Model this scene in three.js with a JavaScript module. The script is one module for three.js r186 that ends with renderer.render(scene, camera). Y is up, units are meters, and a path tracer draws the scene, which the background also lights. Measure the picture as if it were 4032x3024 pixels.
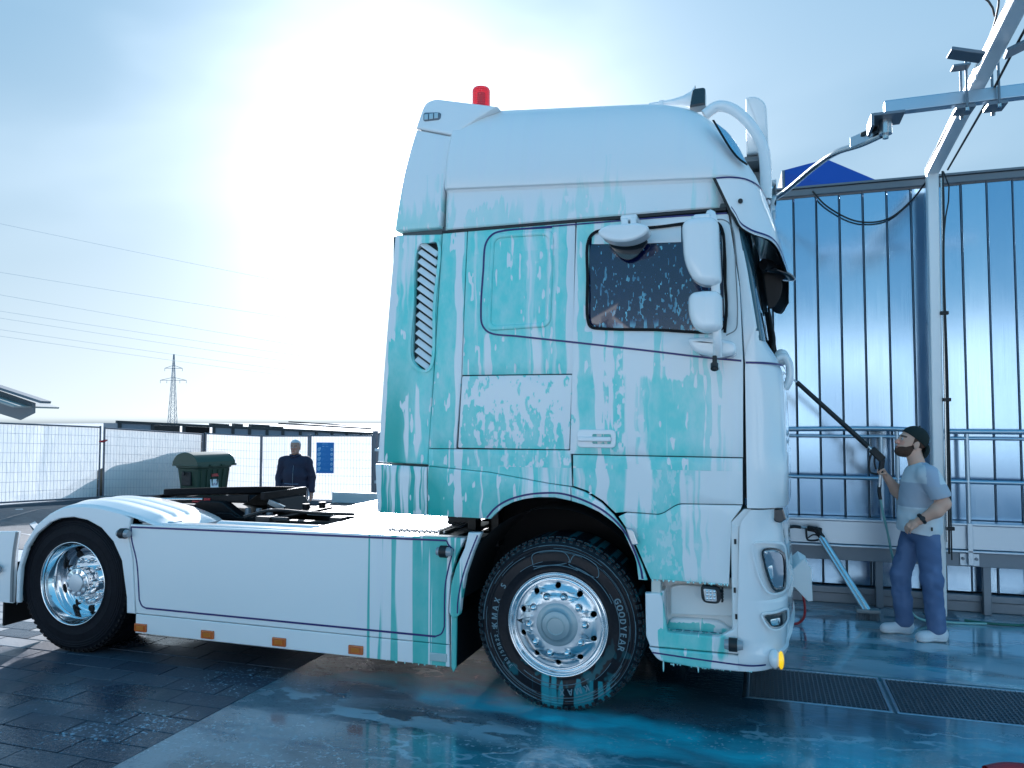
import * as THREE from 'three';
import { RoundedBoxGeometry } from 'three/addons/geometries/RoundedBoxGeometry.js';
import { mergeGeometries, toCreasedNormals } from 'three/addons/utils/BufferGeometryUtils.js';
import { TessellateModifier } from 'three/addons/modifiers/TessellateModifier.js';
import { TextGeometry } from 'three/addons/geometries/TextGeometry.js';
import { FontLoader } from 'three/addons/loaders/FontLoader.js';

// ---------------------------------------------------------------- camera, sky, sun, exposure
// x runs along the truck (front = +x), z towards the viewer; the near cab side is the plane z = 0
const scene = new THREE.Scene();
const camera = new THREE.PerspectiveCamera(53.08, 4 / 3, 0.05, 3000);
const YAW = THREE.MathUtils.degToRad(18), TILT = THREE.MathUtils.degToRad(2.77);
camera.position.set(1.17, 1.68, 4.35);
camera.lookAt(1.17 - Math.sin(YAW) * Math.cos(TILT), 1.68 + Math.sin(TILT), 4.35 - Math.cos(YAW) * Math.cos(TILT));
const renderer = new THREE.WebGLRenderer({ antialias: true });
renderer.toneMapping = THREE.LinearToneMapping;
renderer.toneMappingExposure = 2.15;
renderer.shadowMap.enabled = true;
const SUN = new THREE.Vector3(-0.411, 0.290, -0.864).normalize();
const sun = new THREE.DirectionalLight(0xfafaff, 4.4);
sun.position.copy(SUN).multiplyScalar(40); sun.target.position.set(0, 0, 0);
sun.castShadow = true; sun.shadow.radius = 1.2; sun.shadow.mapSize.set(4096, 4096);
Object.assign(sun.shadow.camera, { left: -22, right: 22, top: 22, bottom: -22, near: 1, far: 90 });
scene.add(sun, sun.target);

// ---------------------------------------------------------------- noise
function rng(seed) { let a = seed >>> 0; return () => { a = (a + 0x6D2B79F5) >>> 0; let t = a; t = Math.imul(t ^ (t >>> 15), t | 1); t ^= t + Math.imul(t ^ (t >>> 7), t | 61); return ((t ^ (t >>> 14)) >>> 0) / 4294967296; }; }
const R0 = rng(7);
const NT = new Float32Array(65536); for (let i = 0; i < 65536; i++) NT[i] = R0();
function vn(x, y) {
  const xi = Math.floor(x), yi = Math.floor(y); let fx = x - xi, fy = y - yi;
  fx = fx * fx * (3 - 2 * fx); fy = fy * fy * (3 - 2 * fy);
  const a = (xi & 255), b = ((xi + 1) & 255), c = (yi & 255) << 8, d = ((yi + 1) & 255) << 8;
  const p = NT[a | c], q = NT[b | c], r = NT[a | d], s = NT[b | d];
  return p + (q - p) * fx + (r - p) * fy + (p - q - r + s) * fx * fy;
}
function fbm(x, y, o = 4) { let v = 0, a = 0.5, t = 0; for (let i = 0; i < o; i++) { v += a * vn(x + i * 17.3, y + i * 9.1); t += a; a *= 0.5; x *= 2.03; y *= 2.03; } return v / t; }
const clamp = (v, a = 0, b = 1) => v < a ? a : v > b ? b : v;
const sst = (a, b, v) => { const t = clamp((v - a) / (b - a)); return t * t * (3 - 2 * t); };
const mix = (a, b, t) => a + (b - a) * t;
const box1 = (v, a, b, s) => sst(a - s, a + s, v) * (1 - sst(b - s, b + s, v));
function tex(w, h, fn, { srgb = true, repeat = false, bytes = null } = {}) {
  const d = new Uint8Array(w * h * 4), o = [0, 0, 0, 255];
  for (let j = 0; j < h; j++) for (let i = 0; i < w; i++) {
    o[3] = 255; fn((i + 0.5) / w, (j + 0.5) / h, o); const k = (j * w + i) * 4;
    d[k] = clamp(o[0], 0, 255); d[k + 1] = clamp(o[1], 0, 255); d[k + 2] = clamp(o[2], 0, 255); d[k + 3] = o[3];
  }
  const t = new THREE.DataTexture(d, w, h, THREE.RGBAFormat);
  t.magFilter = THREE.LinearFilter; t.minFilter = THREE.LinearMipmapLinearFilter; t.generateMipmaps = true;
  if (srgb) t.colorSpace = THREE.SRGBColorSpace;
  t.wrapS = t.wrapT = repeat ? THREE.RepeatWrapping : THREE.ClampToEdgeWrapping; t.needsUpdate = true; return t;
}

// ---------------------------------------------------------------- sky: hazy winter blue, milky towards the low sun
{
  const W = 1024, H = 512, d = new Float32Array(W * H * 4), dir = new THREE.Vector3();
  const sunAz = Math.atan2(SUN.z, SUN.x);
  for (let j = 0; j < H; j++) for (let i = 0; i < W; i++) {
    const az = ((i + 0.5) / W - 0.5) * Math.PI * 2, el = ((j + 0.5) / H - 0.5) * Math.PI;
    dir.set(Math.cos(el) * Math.cos(az), Math.sin(el), Math.cos(el) * Math.sin(az));
    const g = Math.acos(clamp(dir.dot(SUN), -1, 1)), front = 0.5 + 0.5 * Math.cos(az - sunAz);
    const e = Math.max(el, 0), f2 = sst(0.25, 0.95, front);
    const t = 1 - Math.exp(-e / mix(0.16, 0.28, f2));
    const z = [mix(0.042, 0.045, f2), mix(0.21, 0.165, f2), mix(0.385, 0.295, f2)];
    const h = [mix(0.39, 0.36, f2), mix(0.58, 0.42, f2), mix(0.64, 0.45, f2)];
    const wisp = sst(0.42, 0.78, fbm(az * 2.2 + 0.8 * fbm(el * 5, az * 3, 3), el * 7 - az * 1.3, 5));
    const glow = 0.34 * Math.exp(-Math.pow(g / 0.20, 2)) + 0.12 * Math.exp(-Math.pow(g / 0.40, 2)) * (0.8 + 0.4 * wisp) + 0.16 * Math.exp(-Math.pow((Math.abs(az - sunAz) > Math.PI ? 6.2832 - Math.abs(az - sunAz) : Math.abs(az - sunAz)) / 0.34, 2) - e / 0.30) + 2.5 * Math.exp(-g / 0.045);
    const dA = az - sunAz > Math.PI ? az - sunAz - 6.2832 : az - sunAz < -Math.PI ? az - sunAz + 6.2832 : az - sunAz;
    const veil = 0.22 * Math.exp(-Math.pow((dA + 0.02 - 0.10 * Math.sin(e * 7)) / 0.20, 2)) * sst(0.15, 0.5, e) * (1 - sst(0.7, 1.1, e)) * (0.55 + 0.9 * wisp);
    const cl = veil + 0.05 * wisp * sst(0.08, 0.35, e) * f2 * (1 - sst(0.6, 1.2, e)) + 0.02 * Math.exp(-g / 0.8);
    const k = (j * W + i) * 4;
    for (let c = 0; c < 3; c++) d[k + c] = Math.max(0, mix(h[c], z[c], t) + (glow + cl) * [1.0, 0.98, 0.94][c]);
    if (el < 0) { const s = sst(0, -0.08, el); for (let c = 0; c < 3; c++) d[k + c] = mix(d[k + c], [0.16, 0.19, 0.22][c], s); }
    d[k + 3] = 1;
  }
  const sky = new THREE.DataTexture(d, W, H, THREE.RGBAFormat, THREE.FloatType);
  sky.mapping = THREE.EquirectangularReflectionMapping; sky.magFilter = THREE.LinearFilter; sky.minFilter = THREE.LinearFilter; sky.wrapS = THREE.RepeatWrapping; sky.needsUpdate = true;
  scene.background = sky; scene.environment = sky; scene.environmentIntensity = 1;
}

// ---------------------------------------------------------------- object helpers
const used = {};
function numbered(n) { const k = used[n] = (used[n] ?? -1) + 1; return k ? n + '_' + String(k).padStart(3, '0') : n; }
function thing(name, label, category, pos = [0, 0, 0], group) {
  const o = new THREE.Group(); o.name = numbered(name); o.position.set(...pos); scene.add(o);
  o.userData = { label, category }; if (group) o.userData.group = group; return o;
}
function part(name, geo, mat, parent, label) {
  const m = new THREE.Mesh(geo, mat); m.name = name; m.castShadow = m.receiveShadow = true; parent.add(m);
  if (label) m.userData.label = label; return m;
}
function single(name, label, category, geo, mat, group) { const m = part(numbered(name), geo, mat, scene); m.userData = { label, category }; if (group) m.userData.group = group; return m; }
function struct(name, geo, mat) { const m = part(name, geo, mat, scene); m.userData = { kind: 'structure' }; return m; }
const V = (x, y, z) => new THREE.Vector3(x, y, z);
function mg(list) {
  const l = list.map((g) => { const n = g.index ? g.toNonIndexed() : g.clone(); for (const k of Object.keys(n.attributes)) if (!['position', 'normal', 'uv'].includes(k)) n.deleteAttribute(k);
    if (!n.attributes.normal) n.computeVertexNormals(); if (!n.attributes.uv) n.setAttribute('uv', new THREE.BufferAttribute(new Float32Array(n.attributes.position.count * 2), 2)); n.morphAttributes = {}; return n; });
  return mergeGeometries(l, false);
}
function bx(x0, x1, y0, y1, z0, z1, r = 0.004) {
  const w = Math.abs(x1 - x0), h = Math.abs(y1 - y0), d = Math.abs(z1 - z0); r = Math.min(r, w * 0.4, h * 0.4, d * 0.4);
  return new RoundedBoxGeometry(w, h, d, 2, r).translate((x0 + x1) / 2, (y0 + y1) / 2, (z0 + z1) / 2);
}
function tube(pts, r, { seg = 0, rad = 8, smooth = true, closed = false } = {}) {
  const P = pts.map((p) => Array.isArray(p) ? V(...p) : p);
  let c;
  if (smooth) c = new THREE.CatmullRomCurve3(P, closed, 'centripetal');
  else { c = new THREE.CurvePath(); for (let i = 1; i < P.length; i++) c.add(new THREE.LineCurve3(P[i - 1], P[i])); }
  return new THREE.TubeGeometry(c, seg || (P.length - 1) * 6, r, rad, closed);
}
function rod(a, b, r, r2 = r, rad = 10) {
  const A = V(...a), B = V(...b), d = B.clone().sub(A), L = d.length();
  const g = new THREE.CylinderGeometry(r2, r, L, rad).translate(0, L / 2, 0);
  g.applyQuaternion(new THREE.Quaternion().setFromUnitVectors(V(0, 1, 0), d.normalize())); return g.translate(A.x, A.y, A.z);
}
function bar(a, b, w, h, up = V(0, 1, 0), r = 0.003) {         // rectangular bar from a to b
  const A = V(...a), B = V(...b), d = B.clone().sub(A), L = d.length(); d.normalize();
  const s = new THREE.Vector3().crossVectors(d, up).normalize(), u = new THREE.Vector3().crossVectors(s, d);
  const g = new RoundedBoxGeometry(L, h, w, 2, Math.min(r, w * .4, h * .4));
  g.applyMatrix4(new THREE.Matrix4().makeBasis(d, u, s)); const M = A.add(B).multiplyScalar(0.5); return g.translate(M.x, M.y, M.z);
}
// polygon [x, y, cornerRadius?] -> Shape
function poly(pts, S = new THREE.Shape()) {
  const n = pts.length;
  for (let i = 0; i < n; i++) {
    const p = pts[i], a = pts[(i + n - 1) % n], b = pts[(i + 1) % n], r = p[2] || 0;
    if (!r) { i ? S.lineTo(p[0], p[1]) : S.moveTo(p[0], p[1]); continue; }
    const da = Math.hypot(a[0] - p[0], a[1] - p[1]), db = Math.hypot(b[0] - p[0], b[1] - p[1]), ra = Math.min(r, da * 0.49), rb = Math.min(r, db * 0.49);
    const s = [p[0] + (a[0] - p[0]) / da * ra, p[1] + (a[1] - p[1]) / da * ra], e = [p[0] + (b[0] - p[0]) / db * rb, p[1] + (b[1] - p[1]) / db * rb];
    i ? S.lineTo(...s) : S.moveTo(...s); S.quadraticCurveTo(p[0], p[1], ...e);
  }
  S.closePath(); return S;
}
const FX0 = -1.3, FW = 2.7, FY0 = 0.15, FH = 3.1;                 // metres covered by the soap map of the truck's near side
function sideUV(g) { const p = g.attributes.position, u = new Float32Array(p.count * 2); for (let i = 0; i < p.count; i++) { u[2 * i] = (p.getX(i) - FX0) / FW; u[2 * i + 1] = (p.getY(i) - FY0) / FH; } g.setAttribute('uv', new THREE.BufferAttribute(u, 2)); return g; }
// flat panel in the x-y plane: outer face at z, with rounded edges; zf bends it
function panel(pts, { z = 0, depth = 0.02, bevel = 0.004, holes = [], edge = 0, zf = null, steps = 2, curve = 10 } = {}) {
  const S = Array.isArray(pts) ? poly(pts) : pts; for (const h of holes) S.holes.push(poly(h, new THREE.Path()));
  let g = new THREE.ExtrudeGeometry(S, { depth: Math.max(0.0005, depth - 2 * bevel), bevelEnabled: bevel > 0, bevelThickness: bevel, bevelSize: bevel, bevelOffset: -bevel + 0.0014, bevelSegments: steps, curveSegments: curve });
  g.translate(0, 0, z - depth + bevel);
  if (zf) {
    g = new TessellateModifier(edge || 0.1, 7).modify(g.index ? g.toNonIndexed() : g);
    const p = g.attributes.position; for (let i = 0; i < p.count; i++) p.setZ(i, p.getZ(i) + zf(p.getX(i), p.getY(i)));
    g.deleteAttribute('normal'); g = toCreasedNormals(g, 0.6);
  }
  return sideUV(g);
}
function ribbon(pts, w, z, { closed = false, zf = null, t = 0.002, smooth = true } = {}) {     // thin stripe along a path in the x-y plane
  const c = smooth ? new THREE.CatmullRomCurve3(pts.map((p) => V(p[0], p[1], 0)), closed, 'centripetal').getPoints(pts.length * 5) : pts.map((p) => V(p[0], p[1], 0));
  const pos = [], idx = [], n = c.length;
  for (let i = 0; i < n; i++) {
    const a = c[Math.max(0, i - 1)], b = c[Math.min(n - 1, i + 1)], tx = b.x - a.x, ty = b.y - a.y, L = Math.hypot(tx, ty) || 1, nx = -ty / L * w / 2, ny = tx / L * w / 2;
    for (const s of [1, -1]) { const x = c[i].x + nx * s, y = c[i].y + ny * s, zz = z + (zf ? zf(x, y) : 0); pos.push(x, y, zz + t, x, y, zz - t); }
    if (i) { const k = (i - 1) * 4, m = i * 4; idx.push(k, k + 2, m, m, k + 2, m + 2, k + 1, m + 1, k + 3, m + 1, m + 3, k + 3, k, m, k + 1, k + 1, m, m + 1, k + 2, k + 3, m + 2, k + 3, m + 3, m + 2); }
  }
  const g = new THREE.BufferGeometry(); g.setAttribute('position', new THREE.Float32BufferAttribute(pos, 3)); g.setIndex(idx);
  const q = g.toNonIndexed(); q.computeVertexNormals(); return sideUV(q);
}
// grid surface from rows of points
function grid(rows, { closeU = false, crease = 0.7, flip = false } = {}) {
  const n = rows.length, m = rows[0].length, pos = [], idx = [];
  for (const r of rows) for (const p of r) pos.push(p[0], p[1], p[2]);
  for (let j = 0; j + 1 < n; j++) for (let i = 0; i + 1 < m + (closeU ? 1 : 0); i++) {
    const a = j * m + i, b = j * m + (i + 1) % m, c = a + m, d = b + m; flip ? idx.push(a, c, b, b, c, d) : idx.push(a, b, c, b, d, c);
  }
  let g = new THREE.BufferGeometry(); g.setAttribute('position', new THREE.Float32BufferAttribute(pos, 3)); g.setIndex(idx);
  g = toCreasedNormals(g.toNonIndexed(), crease); return sideUV(g);
}
// surface nets: mesh of the zero set of f inside a box
function nets(f, lo, hi, cell, colour) {
  const N = [0, 1, 2].map((k) => Math.ceil((hi[k] - lo[k]) / cell) + 1), [nx, ny, nz] = N, v = new Float32Array(nx * ny * nz);
  let q = 0; for (let k = 0; k < nz; k++) for (let j = 0; j < ny; j++) for (let i = 0; i < nx; i++) v[q++] = f(lo[0] + i * cell, lo[1] + j * cell, lo[2] + k * cell);
  const id = new Int32Array(nx * ny * nz).fill(-1), pos = [], idx = [], at = (i, j, k) => i + nx * (j + ny * k);
  for (let k = 0; k + 1 < nz; k++) for (let j = 0; j + 1 < ny; j++) for (let i = 0; i + 1 < nx; i++) {
    let mask = 0; const c = []; for (let b = 0; b < 8; b++) { const w = v[at(i + (b & 1), j + ((b >> 1) & 1), k + (b >> 2))]; c.push(w); if (w < 0) mask |= 1 << b; }
    if (mask === 0 || mask === 255) continue;
    let sx = 0, sy = 0, sz = 0, n = 0;
    for (let b = 0; b < 8; b++) for (let ax = 0; ax < 3; ax++) { const e = b | (1 << ax); if (e === b) continue; if ((c[b] < 0) === (c[e] < 0)) continue; const t = c[b] / (c[b] - c[e]);
      sx += (b & 1) + (ax === 0 ? t : 0); sy += ((b >> 1) & 1) + (ax === 1 ? t : 0); sz += (b >> 2) + (ax === 2 ? t : 0); n++; }
    id[at(i, j, k)] = pos.length / 3; pos.push(lo[0] + (i + sx / n) * cell, lo[1] + (j + sy / n) * cell, lo[2] + (k + sz / n) * cell);
  }
  const quad = (a, b, c, d, fl) => { if (a < 0 || b < 0 || c < 0 || d < 0) return; fl ? idx.push(a, b, c, a, c, d) : idx.push(a, c, b, a, d, c); };
  for (let k = 1; k + 1 < nz; k++) for (let j = 1; j + 1 < ny; j++) for (let i = 1; i + 1 < nx; i++) {
    const o = v[at(i, j, k)] < 0;
    if (o !== v[at(i + 1, j, k)] < 0) quad(id[at(i, j - 1, k - 1)], id[at(i, j, k - 1)], id[at(i, j, k)], id[at(i, j - 1, k)], o);
    if (o !== v[at(i, j + 1, k)] < 0) quad(id[at(i - 1, j, k - 1)], id[at(i - 1, j, k)], id[at(i, j, k)], id[at(i, j, k - 1)], o);
    if (o !== v[at(i, j, k + 1)] < 0) quad(id[at(i - 1, j - 1, k)], id[at(i, j - 1, k)], id[at(i, j, k)], id[at(i - 1, j, k)], o);
  }
  const nor = [], col = [], e = cell * 0.5;
  for (let p = 0; p < pos.length; p += 3) {
    let x = pos[p], y = pos[p + 1], z = pos[p + 2], gx = 0, gy = 0, gz = 0;
    for (let s = 0; s < 2; s++) { gx = f(x + e, y, z) - f(x - e, y, z); gy = f(x, y + e, z) - f(x, y - e, z); gz = f(x, y, z + e) - f(x, y, z - e); const L = Math.hypot(gx, gy, gz) || 1; gx /= L; gy /= L; gz /= L;
      const d = clamp(f(x, y, z), -cell, cell); x -= gx * d * 0.8; y -= gy * d * 0.8; z -= gz * d * 0.8; }
    pos[p] = x; pos[p + 1] = y; pos[p + 2] = z; nor.push(gx, gy, gz); if (colour) col.push(...colour(x, y, z));
  }
  const g = new THREE.BufferGeometry(); g.setAttribute('position', new THREE.Float32BufferAttribute(pos, 3)); g.setAttribute('normal', new THREE.Float32BufferAttribute(nor, 3));
  if (colour) g.setAttribute('color', new THREE.Float32BufferAttribute(col, 3)); g.setIndex(idx); return g;
}
function rbox(c, h, r) { return (x, y, z) => { const a = Math.abs(x - c[0]) - h[0] + r, b = Math.abs(y - c[1]) - h[1] + r, d = Math.abs(z - c[2]) - h[2] + r; return Math.hypot(Math.max(a, 0), Math.max(b, 0), Math.max(d, 0)) + Math.min(Math.max(a, b, d), 0) - r; }; }
const smin = (a, b, k) => { const h = clamp(0.5 + 0.5 * (b - a) / k); return b + (a - b) * h - k * h * (1 - h); };
function cone(a, b, ra, rb) { return (x, y, z) => { const dx = b[0] - a[0], dy = b[1] - a[1], dz = b[2] - a[2], L = dx * dx + dy * dy + dz * dz; const t = clamp(((x - a[0]) * dx + (y - a[1]) * dy + (z - a[2]) * dz) / L); return Math.hypot(x - a[0] - dx * t, y - a[1] - dy * t, z - a[2] - dz * t) - mix(ra, rb, t); }; }
function ell(c, r) { const m = Math.min(...r); return (x, y, z) => { const k0 = Math.hypot((x - c[0]) / r[0], (y - c[1]) / r[1], (z - c[2]) / r[2]); const k1 = Math.hypot((x - c[0]) / (r[0] * r[0]), (y - c[1]) / (r[1] * r[1]), (z - c[2]) / (r[2] * r[2])); return k1 > 1e-9 ? k0 * (k0 - 1) / k1 : -m; }; }
const smax = (a, b, k) => -smin(-a, -b, k);
const blend = (list, k) => (x, y, z) => { let d = list[0](x, y, z); for (let i = 1; i < list.length; i++) d = smin(d, list[i](x, y, z), k); return d; };

// ---------------------------------------------------------------- materials
const rgb = (r, g, b) => new THREE.Color().setRGB(r, g, b);
const std = (c, rough, metal = 0, extra = {}) => new THREE.MeshStandardMaterial({ color: c, roughness: rough, metalness: metal, ...extra });
const phy = (c, rough, extra = {}) => new THREE.MeshPhysicalMaterial({ color: c, roughness: rough, ...extra });
const M = {
  white: phy(rgb(0.80, 0.81, 0.82), 0.38, { clearcoat: 1, clearcoatRoughness: 0.06 }),
  whitePlastic: std(rgb(0.76, 0.77, 0.77), 0.4),
  cream: std(rgb(0.62, 0.61, 0.56), 0.55),
  navy: std(rgb(0.022, 0.016, 0.13), 0.35),
  black: std(rgb(0.012, 0.013, 0.015), 0.55),
  core: std(rgb(0.006, 0.006, 0.008), 0.9),
  rubber: phy(rgb(0.006, 0.0065, 0.008), 0.6, { specularIntensity: 0.35 }),
  blackGloss: phy(rgb(0.008, 0.010, 0.014), 0.12, { clearcoat: 1, clearcoatRoughness: 0.04 }),
  grease: phy(rgb(0.006, 0.006, 0.008), 0.42, { specularIntensity: 0.5 }),
  greyTrim: std(rgb(0.22, 0.23, 0.24), 0.5),
  chrome: std(rgb(0.80, 0.82, 0.84), 0.10, 1),
  alloy: std(rgb(0.74, 0.77, 0.80), 0.17, 1),
  alloyDull: std(rgb(0.55, 0.58, 0.60), 0.34, 1),
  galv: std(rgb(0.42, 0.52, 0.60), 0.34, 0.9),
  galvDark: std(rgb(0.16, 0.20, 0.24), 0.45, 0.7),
  steel: std(rgb(0.55, 0.57, 0.58), 0.25, 1),
  glassDark: phy(rgb(0.010, 0.018, 0.040), 0.06, { clearcoat: 1, clearcoatRoughness: 0.02 }),
  lens: phy(rgb(0.85, 0.9, 0.95), 0.05, { transmission: 1, thickness: 0, ior: 1.5 }),
  amber: phy(rgb(0.55, 0.10, 0.005), 0.25, { clearcoat: 1 }),
  amberLens: phy(rgb(1.0, 0.55, 0.01), 0.1, { transmission: 0.6, thickness: 0, clearcoat: 1 }),
  red: std(rgb(0.45, 0.01, 0.02), 0.4),
  hoseRed: std(rgb(0.30, 0.012, 0.02), 0.35),
  blueCloth: phy(rgb(0.010, 0.085, 0.42), 0.8, { transmission: 0.15, thickness: 0, side: THREE.DoubleSide }),
};
// ================================================================ SETTING
const groundY = (x, z) => { const l = -0.058 * Math.max(0, -z - 7), r = -0.36 * sst(-3.2, -7.2, z) - 0.006 * Math.max(0, -z - 7.2); return -0.03 + mix(l, r, sst(-12.2, -9.5, x)); };
{ // ground: one sheet to the horizon, falling gently away behind the washing place
  const rows = [], zs = [], xs = [];
  for (let t = -1; t <= 1.0001; t += 0.02) { zs.push(Math.sign(t) * (Math.abs(t) ** 3) * 900 + t * 10 - 4); xs.push(Math.sign(t) * (Math.abs(t) ** 3) * 900 + t * 12); }
  for (const z of zs) rows.push(xs.map((x) => [x, Math.max(-1.6, groundY(x, z)), z]));
  const g = grid(rows, { flip: true, crease: 3 }); const p = g.attributes.position, u = new Float32Array(p.count * 2); for (let i = 0; i < p.count; i++) { u[2 * i] = p.getX(i) / 3; u[2 * i + 1] = p.getZ(i) / 3; } g.setAttribute('uv', new THREE.BufferAttribute(u, 2));
  const t = tex(512, 512, (u, v, o) => { const n = 0.6 * vn(u * 180, v * 180) + 0.4 * vn(u * 60, v * 60); const k = 160 + 30 * n; o[0] = k; o[1] = k + 3; o[2] = k + 7; }, { repeat: true });
  struct('ground', g, std(0xffffff, 0.75, 0, { map: t }));
}
// wet concrete of the washing place: soap water, foam and puddles lie on it
const SX0 = -1.85, SX1 = 4.6, SZ0 = -3.45, SZ1 = 2.2;
function foamFloor(x, z) {                                       // [tealAmount, whiteFoamAndSheen, swirl, tone]
  const wx = x + 0.16 * (fbm(x * 2.2, z * 2.2, 3) - 0.5) + 0.06 * (vn(x * 9, z * 9) - 0.5), wz = z + 0.22 * (fbm(x * 1.7 + 9, z * 1.7 + 4, 4) - 0.5) + 0.05 * (vn(x * 11 + 3, z * 11) - 0.5);
  // teal soap water spreading from under the side skirt and the front wheel towards the viewer
  const pools = [[-1.15, -0.22, 0.42, 0.17, 0.85], [-0.75, -0.20, 0.5, 0.20, 1], [-0.30, -0.08, 0.5, 0.17, 1], [0.12, 0.02, 0.5, 0.15, 1], [0.55, 0.06, 0.5, 0.17, 0.9], [1.0, 0.16, 0.5, 0.22, 0.7], [0.45, 0.33, 0.55, 0.16, 0.65], [1.6, 0.15, 0.8, 0.35, 0.50], [2.5, 0.0, 0.9, 0.5, 0.42], [-0.2, -0.5, 0.9, 0.3, 0.55], [1.7, -1.9, 1.3, 0.7, 0.30], [2.3, 0.7, 1.4, 0.7, 0.45], [0.2, 0.7, 1.0, 0.3, 0.3]];
  let teal = 0; for (const [px, pz, rx, rz, a] of pools) { const d = Math.hypot((wx - px) / rx, (wz - pz) / rz); teal = Math.max(teal, a * (1 - sst(0.45, 1.25, d))); }
  const s = fbm(wx * 5, wz * 9, 5); teal *= 0.45 + 0.95 * s;
  const hole = Math.hypot((wx + 0.55) / 0.34, (wz - 0.20) / 0.10); teal *= sst(0.7, 1.1, hole);
  teal = Math.max(teal, 0.62 * box1(x, 1.9, 3.0, 0.25) * box1(wz, -1.68 + 0.13 * (x - 1.9), -1.34 + 0.05 * (x - 1.9), 0.05) * s * 1.6);
  // white foam: lacy rims of the pools and scattered bubbles, then painted sheen by the wall
  const lace = Math.abs(fbm(x * 4 + 3, z * 7, 5) - 0.5), rim = 1 - sst(0.0, 0.28, Math.abs(teal - 0.22));
  let white = rim * (1 - sst(0.015, 0.05, lace)) * 0.7 * sst(0.38, 0.6, fbm(x * 1.7, z * 1.7, 2)) * sst(-0.9, -0.3, z);
  const cell = 0.7 * vn(x * 58, z * 70) + 0.3 * vn(x * 120, z * 130), reg = sst(0.40, 0.62, fbm(x * 2.4, z * 2.4, 3)), fleck = sst(0.70, 0.76, cell) * reg * sst(-0.3, 0.2, z);
  white = Math.max(white, 0.55 * fleck);
  const band = box1(x, -1.85, -1.25, 0.12) * box1(z - 0.1 * (x + 1.85) + 0.05 * Math.sin(x * 9), 0.06, 0.22, 0.06); white = Math.max(white, band * sst(0.44, 0.60, fbm(x * 9, z * 16, 4)) * 0.75);
  const band2 = box1(x, -1.3, 0.15, 0.2) * box1(z - 0.10 * (x + 1.3) - 0.05 * Math.sin(x * 4), 0.18, 0.40, 0.07); white = Math.max(white, band2 * sst(0.46, 0.60, fbm(x * 6, z * 13, 5)) * 0.7);
  const back = box1(z, -3.3, -1.35, 0.25) * sst(1.0, 1.5, x); white = Math.max(white, back * sst(0.36, 0.62, fbm(x * 2.6, z * 6.5 + 5, 5)) * 0.75);  // reflected brightness of the wet floor near the wall, painted as white patches
  return [clamp(teal), clamp(white), s, fbm(x * 1.3 + 5, z * 1.3 + 2, 4)];
}
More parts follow.
